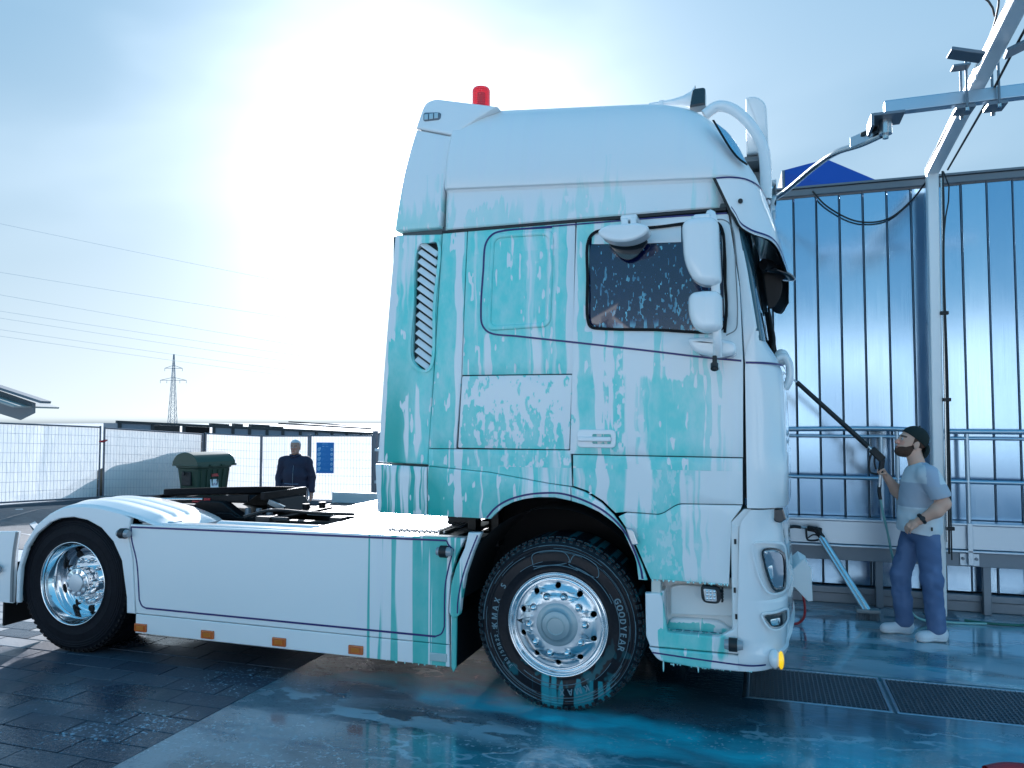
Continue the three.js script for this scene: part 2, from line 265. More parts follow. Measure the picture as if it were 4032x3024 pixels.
{
  const N = 2048, w = SX1 - SX0, h = SZ1 - SZ0, F = new Float32Array(4);
  const rough = new Uint8Array(N * N * 4), bump = new Uint8Array(N * N * 4);
  const map = tex(N, N, (u, v, o) => {
    const x = SX0 + u * w, z = SZ1 - v * h, [t, wh, s, tone] = foamFloor(x, z);
    const grain = vn(x * 240, z * 240), agg = vn(x * 90 + 7, z * 90);
    const pale = sst(0.35, 0.65, tone) * sst(1.4, -0.6, x) * 0.9;
    let r = 0.028 + 0.030 * tone + 0.034 * grain + 0.13 * pale, g = 0.058 + 0.055 * tone + 0.038 * grain + 0.14 * pale, b = 0.080 + 0.07 * tone + 0.040 * grain + 0.15 * pale;
    const film = sst(0.6, 1.6, x) * sst(0.30, 0.60, fbm(x * 2.3 + 11, z * 3.6, 4)); r = mix(r, 0.07, 0.7 * film); g = mix(g, 0.21, 0.7 * film); b = mix(b, 0.28, 0.7 * film);
    if (agg > 0.8) { r *= 0.75; g *= 0.78; b *= 0.8; }
    const st = sst(0.52, 0.66, fbm(x * 1.6 + 31, z * 3.4, 5)); r *= 1 - 0.55 * st; g *= 1 - 0.45 * st; b *= 1 - 0.38 * st;
    r = mix(r, 0.03, t); g = mix(g, 0.46 + 0.18 * s, t); b = mix(b, 0.58 + 0.18 * s, t);
    r = mix(r, 0.40, wh); g = mix(g, 0.56, wh); b = mix(b, 0.64, wh);
    // joint groove lines between the casting fields carry dark dirt
    o[0] = 255 * Math.pow(r, 1 / 2.2); o[1] = 255 * Math.pow(g, 1 / 2.2); o[2] = 255 * Math.pow(b, 1 / 2.2);
    const k = ((Math.min(N - 1, Math.floor(v * N))) * N + Math.min(N - 1, Math.floor(u * N))) * 4;
    const puddle = sst(0.36, 0.52, fbm(x * 1.1 + 3, z * 2.0 + 8, 4)), ro = clamp(mix(0.30, 0.07, Math.max(puddle, t)) + 0.22 * wh + 0.04 * grain);
    rough[k] = rough[k + 1] = rough[k + 2] = 255 * ro; rough[k + 3] = 255;
    const rp = 0.5 * vn(x * 16, z * 42) + 0.3 * vn(x * 38 + 9, z * 80) + 0.2 * grain;
    bump[k] = bump[k + 1] = bump[k + 2] = 255 * clamp(0.2 + 0.45 * rp + 0.35 * wh); bump[k + 3] = 255;
  });
  const raw = (a) => { const t = new THREE.DataTexture(a, N, N, THREE.RGBAFormat); t.magFilter = THREE.LinearFilter; t.minFilter = THREE.LinearMipmapLinearFilter; t.generateMipmaps = true; t.needsUpdate = true; return t; };
  const m = phy(0xffffff, 1, { map, roughnessMap: raw(rough), bumpMap: raw(bump), bumpScale: 0.004, clearcoat: 0.9, clearcoatRoughness: 0.07 });
  // slab with a slot for the drain
  const S = poly([[SX0, -SZ1], [SX1, -SZ1], [SX1, -SZ0], [SX0, -SZ0]]); S.holes.push(poly([[1.03, 0.61], [SX1 - 0.4, 0.61], [SX1 - 0.4, 1.29], [1.03, 1.29]], new THREE.Path()));
  const g = new THREE.ExtrudeGeometry(S, { depth: 0.06, bevelEnabled: false }).rotateX(-Math.PI / 2).translate(0, -0.056, 0);
  const p = g.attributes.position, uv = new Float32Array(p.count * 2); for (let i = 0; i < p.count; i++) { uv[2 * i] = (p.getX(i) - SX0) / w; uv[2 * i + 1] = (SZ1 - p.getZ(i)) / h; } g.setAttribute('uv', new THREE.BufferAttribute(uv, 2));
  struct('concrete_slab', g, m);
}
{ // pavers left of the slab, each its own stone where they can be told apart
  const root = new THREE.Group(); root.name = 'paving'; root.userData = { kind: 'structure' }; scene.add(root);
  const PX0 = -6.4, PZ0 = -3.4, PW = 4.55, PH = 5.8;
  const map = tex(1400, 1784, (u, v, o) => {
    const x = PX0 + u * PW, z = PZ0 + v * PH, n = fbm(x * 2.2, z * 2.2, 4), gr = vn(x * 230, z * 230), wet = sst(0.42, 0.62, fbm(x * 1.6 + 4, z * 1.6, 3));
    let r = 0.040 + 0.010 * n + 0.028 * gr, g = 0.050 + 0.012 * n + 0.030 * gr, b = 0.072 + 0.014 * n + 0.034 * gr; const k = 1.0; r *= k; g *= k; b *= k;
    const reg = Math.max(box1(x + 0.25 * (z - 0.8), -2.45, -1.9, 0.14) * box1(z, 0.62, 1.18, 0.1), 0.75 * box1(x, -2.35, -1.85, 0.15) * box1(z, -0.2, 0.35, 0.12), 0.25 * box1(x, -3.2, -1.85, 0.4) * box1(z, 0.1, 1.6, 0.3));
    const f = sst(0.86 - 0.2 * reg, 0.92 - 0.2 * reg, 0.75 * vn(x * 75, z * 82) + 0.25 * vn(x * 180, z * 190)) * sst(0.05, 0.4, reg);
    r = mix(r, 0.36, f * 0.85); g = mix(g, 0.5, f * 0.85); b = mix(b, 0.58, f * 0.85);
    o[0] = 255 * Math.pow(r, 1 / 2.2); o[1] = 255 * Math.pow(g, 1 / 2.2); o[2] = 255 * Math.pow(b, 1 / 2.2);
  });
  const rough = tex(700, 892, (u, v, o) => { const x = PX0 + u * PW, z = PZ0 + v * PH; const k = mix(0.52, 0.2, sst(0.42, 0.62, fbm(x * 1.6 + 4, z * 1.6, 3))) + 0.1 * vn(x * 120, z * 120); o[0] = o[1] = o[2] = 255 * k; }, { srgb: false });
  const bump = tex(1024, 1024, (u, v, o) => { o[0] = o[1] = o[2] = 255 * (0.6 * vn(u * 400, v * 500) + 0.4 * vn(u * 120, v * 150)); }, { srgb: false });
  const mats = [0xffffff, 0xe9ecf2, 0xd6dbe4, 0xf4f0ee].map((c) => phy(c, 1, { map, roughnessMap: rough, bumpMap: bump, bumpScale: 0.0015 }));
  const sunPatchMats = [rgb(0.30, 0.31, 0.33), rgb(0.26, 0.27, 0.29), rgb(0.34, 0.35, 0.36)].map((c) => phy(c, 0.55, { bumpMap: bump, bumpScale: 0.0015 }));   // dry pale stones; the rear-left sun patch is put into their colour
  const rr = rng(31), L = 0.40, Wd = 0.187, gap = 0.007, far = [];
  for (let j = 0; j < 31; j++) {
    const z0 = PZ0 + j * Wd, off = (j % 2) * L * 0.5;
    for (let i = 0; i < 13; i++) {
      let x1 = -1.858 - i * L + off, x0 = x1 - L + gap; x1 = Math.min(x1, -1.858); if (x1 - x0 < 0.03 || x0 < PX0 - 0.2) continue;
      const y = 0.001 + rr() * 0.004, g = new RoundedBoxGeometry(x1 - x0, 0.04, Wd - gap, 1, 0.004).translate((x0 + x1) / 2, y - 0.02, z0 + Wd / 2);
      g.rotateX(0); const p = g.attributes.position, uv = g.attributes.uv; for (let k = 0; k < p.count; k++) uv.setXY(k, (p.getX(k) - PX0) / PW, (p.getZ(k) - PZ0) / PH);
      if (z0 > -1.35) part('paver', g, z0 < 0.12 && x1 < -3.7 && rr() < 0.85 ? sunPatchMats[Math.floor(rr() * 3)] : mats[Math.floor(rr() * 4)], root); else far.push(g);
    }
  }
  const f = part('far_pavers', mg(far), mats[1], root); f.userData.kind = 'stuff';
}
{ // kerb and grass strip in front of the site fence
  const k = (a, b, h, w) => bar([a[0], groundY(a[0], a[1]) + h / 2, a[1]], [b[0], groundY(b[0], b[1]) + h / 2, b[1]], w, h);
  const o = thing('low_kerb_wall', 'low dark concrete kerb along the foot of the white site fence', 'kerb', [0, 0, 0]);
  part('kerb_stone', mg([k([-13.22, -5.6], [-13.22, -9.2], 0.10, 0.2), k([-13.22, -9.2], [-13.1, -12.5], 0.10, 0.2), k([-12.9, -12.55], [-8.0, -12.6], 0.10, 0.2)]), std(rgb(0.10, 0.11, 0.13), 0.8), o);
  struct('painted_line', bar([-12.6, groundY(-12.6, -7.0) + 0.006, -7.0], [-10.4, groundY(-10.4, -5.6) + 0.03, -5.6], 0.12, 0.006), std(rgb(0.5, 0.5, 0.5), 0.7));
}
{ // asphalt lane behind the truck
  const rows = []; for (let i = 0; i <= 24; i++) { const z = -3.5 - i * 0.4; rows.push(Array.from({ length: 30 }, (_, k) => { const x = -13.05 + k * 0.42; return [x, groundY(x, z) + 0.006, z]; })); }
  const g = grid(rows, { crease: 3 }), p = g.attributes.position, uv = g.attributes.uv; for (let i = 0; i < p.count; i++) uv.setXY(i, p.getX(i) / 2, p.getZ(i) / 2);
  struct('asphalt_lane', g, std(0xffffff, 0.8, 0, { map: tex(512, 512, (u, v, o) => { const n = 0.6 * vn(u * 160, v * 160) + 0.4 * vn(u * 20, v * 20); const k = 62 + 36 * n; o[0] = k; o[1] = k + 4; o[2] = k + 9; }, { repeat: true }), side: THREE.DoubleSide }));
}
// drain gratings in the slab
{
  const spans = [[1.05, 1.865, 'steel drain grating in front of the truck bumper, left of the cross bar'], [1.885, 2.86, 'steel drain grating right of the first cross bar, in front of the man'], [2.88, 4.1, 'steel drain grating at the right edge of the picture']];
  for (const [a, b, label] of spans) {
    const o = thing('drain_grating', label, 'drain grating', [(a + b) / 2, 0, -0.95], 'drain gratings set in a row in the wet slab');
    const z0 = -0.32, z1 = 0.32, h = (b - a) / 2, bars = [], rods = [];
    for (let x = -h + 0.03; x < h - 0.02; x += 0.027) bars.push(new THREE.BoxGeometry(0.006, 0.03, 0.62).translate(x, -0.014, 0));
    for (let z = z0 + 0.04; z < z1; z += 0.036) rods.push(new THREE.BoxGeometry(2 * h - 0.04, 0.012, 0.006).translate(0, -0.006, z));
    part('frame', mg([bx(-h, h, -0.035, 0.003, z0, z0 + 0.018), bx(-h, h, -0.035, 0.003, z1 - 0.018, z1), bx(-h, -h + 0.018, -0.035, 0.003, z0 + 0.018, z1 - 0.018), bx(h - 0.018, h, -0.035, 0.003, z0 + 0.018, z1 - 0.018)]), M.galv, o);
    part('bearing_bars', mg(bars), M.galvDark, o).userData.kind = 'stuff';
    part('cross_rods', mg(rods), M.galvDark, o).userData.kind = 'stuff';
    part('drain_pit', new THREE.BoxGeometry(2 * h, 0.004, 0.66).translate(0, -0.2, 0), M.core, o);
  }
}

// ---------------------------------------------------------------- steel wall on the right
{
  const o = thing('metal_wall', 'tall shiny sheet metal wall with dark standing seams behind the railing', 'wall', [2.7, 0, -3.46]);
  const rr = rng(5), X0 = 1.08 - 10 * 0.2042, pitch = 0.2042, brushed = tex(512, 512, (u, v, q) => { const n = 0.5 * vn(u * 160, v * 5) + 0.3 * vn(u * 60, v * 2) + 0.2 * vn(u * 9, v * 9); q[0] = q[1] = q[2] = 255 * n; }, { srgb: false, repeat: true });
  const rmap = tex(512, 512, (u, v, q) => { const n = 0.5 * fbm(u * 7, v * 9, 4) + 0.5 * vn(u * 120, v * 3); q[0] = q[1] = q[2] = 255 * (0.72 + 0.4 * (n - 0.5)); }, { srgb: false, repeat: true });
  const sheet = [0, 1, 2, 3].map((i) => std(rgb(0.28 + 0.03 * i, 0.43 + 0.03 * i, 0.58 + 0.025 * i), 0.20, 1, { bumpMap: brushed, bumpScale: 0.00006, roughnessMap: rmap }));
  const seams = [], seamMat = std(rgb(0.10, 0.15, 0.20), 0.4, 0.7);
  for (let i = 0; i < 28; i++) {
    const x = X0 + i * pitch, g = new RoundedBoxGeometry(pitch - 0.011, 3.66, 0.02, 2, 0.006);
    const p = g.attributes.position, uv = g.attributes.uv; for (let k = 0; k < p.count; k++) uv.setXY(k, p.getX(k) * 2 + i * 0.37, p.getY(k) * 0.5);
    g.rotateY((rr() - 0.5) * 0.07).rotateX((rr() - 0.5) * 0.010 - 0.003).translate(x + pitch / 2 - 2.7, 0.17 + 1.83, -0.012 + (rr() - 0.5) * 0.002); part('wall_sheet', g, sheet[i % 4], o);
    seams.push(bx(x - 2.7 - 0.0065, x - 2.7 - 0.0005, 0.17, 3.83, -0.03, 0.018, 0.002));
  }
  for (const g of seams) part('standing_seam', g, seamMat, o);
  part('backing', bx(X0 - 2.72, 2.1, 0.05, 3.8, -0.1, -0.035), M.core, o);
  part('top_rail', mg([bx(X0 - 2.74, 2.15, 3.838, 3.90, -0.11, 0.045), bx(X0 - 2.74, 2.15, 3.903, 3.925, -0.13, 0.065)]), std(rgb(0.16, 0.18, 0.20), 0.5, 0.5), o);
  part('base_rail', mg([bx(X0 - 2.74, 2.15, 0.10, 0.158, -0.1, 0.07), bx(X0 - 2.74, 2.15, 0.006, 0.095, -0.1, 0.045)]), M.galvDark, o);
  part('end_post', bx(X0 - 2.78, X0 - 2.742, 0.004, 3.9, -0.11, 0.05), M.galvDark, o);
}
{ // raised steel walkway with its railing, in front of the wall
  const o = thing('walkway_railing', 'raised galvanised walkway with tubular railing in front of the metal wall', 'railing', [2.7, 0, -3.25]);
  const T = (x) => x - 2.7;
  part('walkway_beam', mg([bx(T(1.15), T(4.6), 0.57, 0.775, -0.145, -0.01), bx(T(1.15), T(4.6), 0.78, 0.80, -0.15, 0.03), bx(T(1.15), T(4.6), 0.548, 0.566, -0.15, 0.035)]), M.galv, o);
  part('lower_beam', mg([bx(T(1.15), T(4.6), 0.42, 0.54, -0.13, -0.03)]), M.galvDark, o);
  part('rail', tube([[T(1.15), 1.605, 0], [T(2.45), 1.6, 0], [T(2.53), 1.575, 0], [T(2.56), 1.49, 0]], 0.021, { seg: 30 }), M.galv, o);
  part('rail', tube([[T(1.15), 1.545, 0.002], [T(2.4), 1.54, 0.002]], 0.014), M.galv, o);
  part('rail', tube([[T(1.15), 1.17, 0], [T(2.53), 1.165, 0]], 0.017), M.galv, o);
  part('rail', tube([[T(2.69), 1.59, 0], [T(4.6), 1.58, 0]], 0.022), M.galv, o);
  part('rail', tube([[T(2.69), 1.53, 0.002], [T(4.6), 1.52, 0.002]], 0.014), M.galv, o);
  part('rail', tube([[T(2.69), 1.155, 0], [T(4.6), 1.145, 0]], 0.019), M.galv, o);
  for (const [x, y1] of [[1.2, 1.6], [2.18, 1.54], [2.31, 1.59], [2.50, 1.58], [2.715, 1.58], [2.86, 1.57], [3.7, 1.57]]) part('railing_post', tube([[T(x), 0.80, 0], [T(x), y1, 0]], 0.019), M.galv, o);
  for (const x of [2.86, 3.7]) {
    part('railing_post', bx(T(x) - 0.02, T(x) + 0.02, 0.44, 0.8, 0.012, 0.035), M.galv, o);
    const f = part('foot_plate', bx(T(x) - 0.075, T(x) + 0.075, 0.43, 0.535, -0.028, -0.016), M.galv, o);
    for (const s of [-1, 1]) part('bolt', new THREE.CylinderGeometry(0.014, 0.014, 0.016, 6).rotateX(Math.PI / 2).translate(T(x) + s * 0.052, 0.49, -0.008), M.galvDark, f);
  }
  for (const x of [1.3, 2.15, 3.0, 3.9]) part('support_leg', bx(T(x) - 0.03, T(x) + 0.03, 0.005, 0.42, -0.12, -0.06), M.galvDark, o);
}
// ---------------------------------------------------------------- wash gantry: post, boom, cross bar and swivel arm
{
  const o = thing('wash_gantry', 'galvanised post and overhead boom carrying the swivelling wash arm', 'gantry', [2.62, 0, -3.15]);
  const g = (x, y, z) => [x - 2.62, y, z + 3.15];
  const bright = std(rgb(0.76, 0.78, 0.79), 0.42, 0.25);
  part('post', bar(g(2.60, 0.0, -3.15), g(2.628, 3.93, -3.15), 0.092, 0.092, V(0, 0, 1), 0.012), bright, o);
  part('base_plate', bx(-0.13, 0.10, 0.005, 0.022, -0.12, 0.12), M.galvDark, o);
  part('boom', bar(g(2.635, 3.89, -3.2), g(2.435, 3.92, 1.1), 0.094, 0.088, V(0, 1, 0), 0.012), bright, o);
  part('cross_bar', bar(g(1.98, 3.775, -1.24), g(3.5, 3.79, -1.24), 0.07, 0.088, V(0, 1, 0), 0.008), M.galv, o);
  for (const x of [2.455, 2.635]) { const c = part('clamp', mg([bx(x - 2.62 - 0.06, x - 2.62 + 0.05, 3.695, 3.72, 1.84, 1.98), rod(g(x, 3.70, -1.17), g(x, 4.0, -1.17), 0.008), rod(g(x, 3.70, -1.31), g(x, 4.0, -1.31), 0.008)]), M.galvDark, o);
    for (const z of [1.84, 1.98]) part('bolt', new THREE.CylinderGeometry(0.014, 0.014, 0.02, 6).translate(x - 2.62, 3.685, z), M.steel, c); }
  part('clamp_bracket', bx(2.37 - 2.62, 2.47 - 2.62, 3.95, 3.965, 1.95, 2.04), M.galvDark, o);
  part('wing_light', bar(g(2.25, 3.85, -0.66), g(2.425, 3.80, -0.67), 0.105, 0.022, V(0.25, 1, -0.1), 0.005), M.galvDark, o);
  part('wing_light', bar(g(2.54, 3.80, -0.67), g(2.78, 3.90, -0.66), 0.105, 0.022, V(-0.3, 1, -0.1), 0.005), M.galvDark, o);
  part('boom_fitting', mg([bx(-0.08, 0.12, 3.82, 3.90, 2.98, 3.06), rod([0.05, 3.83, 3.02], [0.05, 3.70, 3.02], 0.03)]), M.galvDark, o);
  part('swivel_plate', mg([bx(1.90 - 2.62, 2.09 - 2.62, 3.695, 3.715, 1.8, 2.02), bx(1.885 - 2.62, 1.905 - 2.62, 3.63, 3.714, 1.8, 2.02)]), M.galvDark, o);
  const sw = part('swivel_joint', mg([rod(g(1.985, 3.70, -1.24), g(1.985, 3.60, -1.24), 0.042, 0.042, 18), rod(g(1.985, 3.60, -1.24), g(1.985, 3.57, -1.24), 0.02, 0.02, 6)]), M.steel, o);
  part('swivel_arm', tube([g(1.97, 3.62, -1.30), g(1.86, 3.63, -1.48), g(1.74, 3.66, -1.67), g(1.69, 3.67, -1.78), g(1.62, 3.69, -2.02), g(1.57, 3.69, -2.16), g(1.30, 3.70, -2.96), g(1.0, 3.70, -3.4)], 0.023, { seg: 60, rad: 12 }), M.steel, o);
  const gs = part('arm_gusset', bar(g(1.965, 3.655, -1.30), g(1.80, 3.66, -1.52), 0.014, 0.075, V(0, 1, 0)), M.galv, o);
  part('name_plate', bar(g(1.94, 3.672, -1.315), g(1.86, 3.675, -1.42), 0.022, 0.028, V(0, 1, 0)), M.black, gs);
  part('cable', tube([g(2.70, 3.86, -3.1), g(2.70, 3.6, -3.09), g(2.685, 3.0, -3.09), g(2.68, 2.0, -3.09), g(2.675, 1.0, -3.09), g(2.67, 0.55, -3.09)], 0.009), M.black, o);
  part('cable', tube([g(2.712, 3.86, -3.12), g(2.75, 3.7, -3.1), g(2.70, 3.35, -3.09), g(2.695, 2.0, -3.09), g(2.688, 0.5, -3.09)], 0.006), M.black, o);
  part('conduit', tube([g(2.69, 3.8, -3.1), g(2.655, 0.65, -3.085)], 0.009), M.steel, o);
  part('boom_cable', tube([g(2.72, 3.84, -3.0), g(2.66, 3.80, -2.2), g(2.63, 3.815, -1.4), g(2.60, 3.86, -0.6), g(2.55, 3.87, 0.6)], 0.008), M.black, o);
  part('boom_cable', tube([g(2.565, 3.90, -3.0), g(2.53, 3.90, -2.0), g(2.49, 3.92, -1.0), g(2.455, 3.95, -0.5), g(2.39, 3.96, -0.25), g(2.33, 4.0, -0.30), g(2.42, 4.0, -0.45), g(2.46, 3.98, -0.55)], 0.006), M.black, o);
  for (const y of [2.6, 1.85, 0.75]) part('cable_clip', bx(0.03, 0.095, y, y + 0.03, 0.03, 0.075), M.black, o);
}
single('hanging_cable', 'thin dark cable sagging across the top of the metal wall', 'cable', tube([[1.66, 3.87, -3.41], [1.78, 3.72, -3.42], [2.05, 3.55, -3.425], [2.3, 3.55, -3.425], [2.5, 3.70, -3.42], [2.6, 3.82, -3.2]], 0.008, { seg: 40 }), M.black);
single('floor_hose', 'green hose lying along the ground at the foot of the metal wall', 'hose', tube([[2.75, 0.02, -3.0], [3.0, 0.02, -2.95], [3.25, 0.03, -3.02], [3.4, 0.12, -3.1], [3.6, 0.35, -3.15], [3.8, 0.7, -3.2]], 0.011, { seg: 50 }), std(rgb(0.01, 0.11, 0.08), 0.4));
{ // blue canopy beyond the wall
  const o = thing('canopy_tent', 'dark blue peaked canopy roof showing above the metal wall', 'canopy', [2.5, 0, -6.6]);
  const P = [-0.46, 5.19, 0], A = [-1.03, 5.04, 0.15], B = [1.15, 4.12, 0.4], C = [0.9, 4.3, -2.0], D = [-1.2, 4.9, -2.0], dn = (p) => [p[0], p[1] - 0.42, p[2]];
  const tri = []; for (const [a, b] of [[A, B], [B, C], [C, D], [D, A]]) { for (let i = 0; i < 6; i++) { const t0 = i / 6, t1 = (i + 1) / 6, L = (p, q, t) => p.map((v, k) => mix(v, q[k], t)); const sag = (t) => { const p = L(a, b, t); p[1] -= 0.05 * Math.sin(Math.PI * t); return p; };
    tri.push(P, sag(t0), sag(t1), sag(t0), dn(sag(t0)), dn(sag(t1)), sag(t0), dn(sag(t1)), sag(t1)); } }
  const g = new THREE.BufferGeometry(); g.setAttribute('position', new THREE.Float32BufferAttribute(tri.flat(), 3)); g.computeVertexNormals();
  part('canopy_cloth', g, M.blueCloth, o); for (const p of [A, B, C, D]) part('leg', rod([p[0] * 0.98, -0.15, p[2] * 0.98], [p[0] * 0.98, p[1], p[2] * 0.98], 0.02), M.galvDark, o);
}

{ // pale sunlit hall on the far side of the yard, behind the viewer: the metal wall and the lamps mirror it
  const o = thing('warehouse', 'long pale industrial hall standing across the yard behind the viewer', 'building', [6, -0.03, 30]);
  part('wall', bx(-42, 42, 0, 6.4, 0, 12, 0.02), std(rgb(0.66, 0.67, 0.66), 0.8), o);
  part('roof', bx(-42.3, 42.3, 6.42, 6.8, -0.3, 12.3, 0.02), std(rgb(0.30, 0.31, 0.33), 0.7), o);
  for (let i = 0; i < 7; i++) { const x = -36 + i * 12; part('gate', bx(x - 2, x + 2, 0.02, 4.2, -0.06, -0.004), std(rgb(0.28, 0.32, 0.36), 0.6), o); }
}
// ================================================================ TRUCK
// soap on the near side: streaks that ran down, blotches where it dripped off
const foamInfo = (() => {
  // vertical bands: [x, halfWidth, yLow, yHigh, +teal / -white]
  const bands = [
    [-0.665, 0.055, 0.9, 2.95, 0.55], [-0.585, 0.022, 0.9, 2.95, -0.9], [-0.52, 0.035, 1.0, 2.95, 0.4], [-0.485, 0.015, 2.2, 2.9, -0.4],
    [-0.085, 0.030, 1.9, 2.24, -0.55], [0.12, 0.035, 1.5, 2.9, -0.65], [-0.40, 0.025, 1.95, 2.22, -0.6], [-0.86, 0.022, 1.5, 1.9, -0.5], [-0.81, 0.02, 1.5, 2.0, -0.35], [-0.94, 0.018, 1.5, 1.9, -0.4],
    [0.20, 0.035, 1.4, 2.2, 0.25], [0.33, 0.05, 1.60, 2.2, -0.20], [0.75, 0.04, 1.75, 1.95, -0.25],
    [0.29, 0.03, 1.1, 1.5, -0.4], [0.22, 0.025, 1.1, 1.5, 0.35], [0.36, 0.05, 1.1, 1.5, 0.3], [0.55, 0.04, 1.1, 1.5, -0.25], [0.66, 0.06, 0.75, 1.45, 0.5], [0.55, 0.08, 0.75, 1.2, 0.45], [0.78, 0.03, 0.8, 1.4, -0.3],
  ];
  return (x, y) => {
    const wob = 0.016 * (vn(x * 30, y * 12) - 0.5) + 0.018 * (vn(x * 6 + 3, y * 5) - 0.5), xx = x + wob;
    const S = 0.5 + 1.15 * (0.42 * vn(xx * 15 + 40, y * 0.35) + 0.30 * vn(xx * 36 + 7, y * 0.8) + 0.18 * vn(xx * 74, y * 1.6) + 0.10 * vn(xx * 130, y * 6) - 0.5);
    let d = 0, deep = 0, blot = 0, al = 1, fine = 0;
    if (y > 2.855) {                                              // roof: faint run-off
      d = mix(0.66, 0.18, sst(2.86, 3.16, y)) * (1 - 0.45 * sst(0.2, 0.8, x)); al = 0.42;
      if (x < -0.71) { d += 0.10; al = 0.55; }
    } else if (y > 1.41) {
      if (x < -0.755) { d = 0.46 + 0.42 * sst(2.75, 1.75, y) - 0.65 * sst(-1.045 - 0.03 * sst(2, 1.5, y), -1.10, x); deep = sst(2.3, 1.55, y) * sst(-0.80, -0.98, x + 0.06 * vn(x * 8, y * 3)); if (y > 2.2) d -= 0.20 * sst(-0.95, -1.03, x); }
      else if (x < 0.145) { d = 0.72; if (y < 1.955 && x > -0.575) { blot = 1; d = mix(0.54, 0.10, sst(1.56, 1.86, y)) - 0.25 * sst(0.05, 0.11, x); } if (y < 1.515) { d = 0.56; blot = 0.5 * sst(-0.45, -0.2, x); } if (y > 2.7) d -= 0.05; deep = 0.25 * sst(2.1, 1.4, y) * sst(-0.2, -0.7, x); }
      else {
        const yy = y + 0.05 * (vn(x * 16, 3) - 0.5) + 0.03 * (vn(x * 50, 8) - 0.5), low = sst(1.965, 1.90, yy), col = x < 0.27 ? 0.62 : mix(mix(0.62, 0.56, sst(0.25, 0.31, x)), 0.74, sst(0.46, 0.56, x)) - 0.42 * sst(0.70, 1.04, x + 0.05 * (vn(y * 7, 2) - 0.5) + 0.04 * (vn(y * 23, x * 5) - 0.5));
        d = mix(0.47 - 0.10 * sst(0.5, 0.9, x), col, low); if (y > 2.2) d = mix(0.60, 0.30, sst(0.2, 0.45, x));
        blot = 0.9 * box1(y, 1.52, 2.10, 0.08) * box1(x + 0.05 * (vn(y * 9, 4) - 0.5), 0.27, 0.52, 0.05); al = mix(1, 0.45, sst(0.72, 1.0, x)) * mix(0.8, 1, low);
      }
    } else if (x < 0.56 && y > 1.08) {                             // lower skirts and wheel arch
      d = mix(0.62, 0.44, sst(-0.4, 0.3, x)); deep = 0.95 * sst(-0.55, -0.85, x) + 0.5 * sst(0.1, -0.4, x) * sst(1.40, 1.20, y);
      if (x < -0.775) d = 0.54 + 0.14 * sst(1.4, 1.1, y); if (x > 0.14 && x < 0.34) d -= 0.04;
      { const q = 0.5 + 1.2 * (0.4 * vn(xx * 34 + 5, y * 0.8) + 0.4 * vn(xx * 74, y * 1.6) + 0.2 * vn(xx * 150, y * 6) - 0.5); fine = mix(1, 0.2, sst(-0.3, 0.3, x)) * (q - S); } const arch = Math.hypot(x - 0.02, y - 0.60); if (arch < 0.67 && x > -0.5) { d = 0.54; al = 0.75; }
    } else if (y > 0.775 && x > 0.3) { d = 0.60 - 0.48 * sst(0.66, 1.0, x + 0.05 * (vn(y * 9, 6) - 0.5)); deep = 0.05; blot = 0.25; al = mix(0.95, 0.5, sst(0.70, 0.88, x)); }
    else if (x > 0.5) { d = 0.22 + 0.62 * box1(x, 0.60, 0.99, 0.05) * sst(0.56, 0.52, y) - 0.22 * sst(0.44, 0.36, y) - 0.25 * sst(0.8, 1.0, x); deep = 0.3; if (Math.abs(x - 0.645) < 0.012 && y < 0.8) d = 1; }
    else if (x < -0.55 && y < 1.0) {                               // side skirt: long strong runs
      const L = sst(-1.22, -0.72, x); d = x < -1.20 ? -1 : 0.43 + 0.12 * L + 0.06 * sst(0.8, 0.25, y); deep = 1; d += 0.05 * box1(x, -0.98, -0.88, 0.02) * sst(0.95, 0.6, y) + 0.06 * box1(x, -0.80, -0.66, 0.03) - 0.25 * box1(x, -0.845, -0.815, 0.008) - 0.2 * box1(x, -1.07, -1.05, 0.006);
      const S2 = 0.5 + 1.25 * (0.40 * vn(x * 24 + 11.4, y * 0.30) + 0.36 * vn(x * 55 + 0.35 * vn(x * 10, y * 2.2), y * 0.6) + 0.24 * vn(x * 105 + 0.5 * vn(x * 20, y * 4), y * 1.6) - 0.5); return [sst(-0.03, 0.03, d - S2), mix(deep, 0.55, vn(x * 30, y * 1.5) * 0.8), 0.95];
    }
    for (const [bx0, hw, y0, y1, a] of bands) if (y > y0 - 0.12 && y < y1 + 0.12) { const w = Math.abs(xx - bx0 - 0.012 * (vn(y * 4, bx0 * 9) - 0.5)); if (w < hw * 2) d += a * 0.85 * (1 - sst(hw * 0.35, hw * 1.7, w)) * box1(y + 0.12 * (vn(x * 30, bx0) - 0.5), y0, y1, 0.07); }
    const soft = mix(0.02, 0.14, sst(0.35, 0.8, vn(x * 6 + 2, y * 1.6))); let c = sst(-soft, soft, d - S - fine);
    if (blot > 0) { const b = 0.50 * vn(xx * 40, y * 20) + 0.32 * vn(xx * 84 + 5, y * 44) + 0.18 * vn(xx * 170, y * 80); const t = mix(0.72, 0.30, clamp(d * 1.25)); if (blot >= 1) c = sst(-0.05, 0.05, b - t); else c *= mix(1, sst(-0.07, 0.07, b - 0.40), sst(0, 0.5, blot)); }
    else { const drop = 0.7 * vn(x * 40 + 9, y * 9 + 3) + 0.3 * vn(x * 90, y * 24); if (drop > 0.74) c *= 1 - sst(0.74, 0.78, drop); }
    return [c, clamp(deep), al];
  };
})();
const FTW = 1536, FTH = 1760;
const foamRough = new Uint8Array(FTW * FTH * 4);
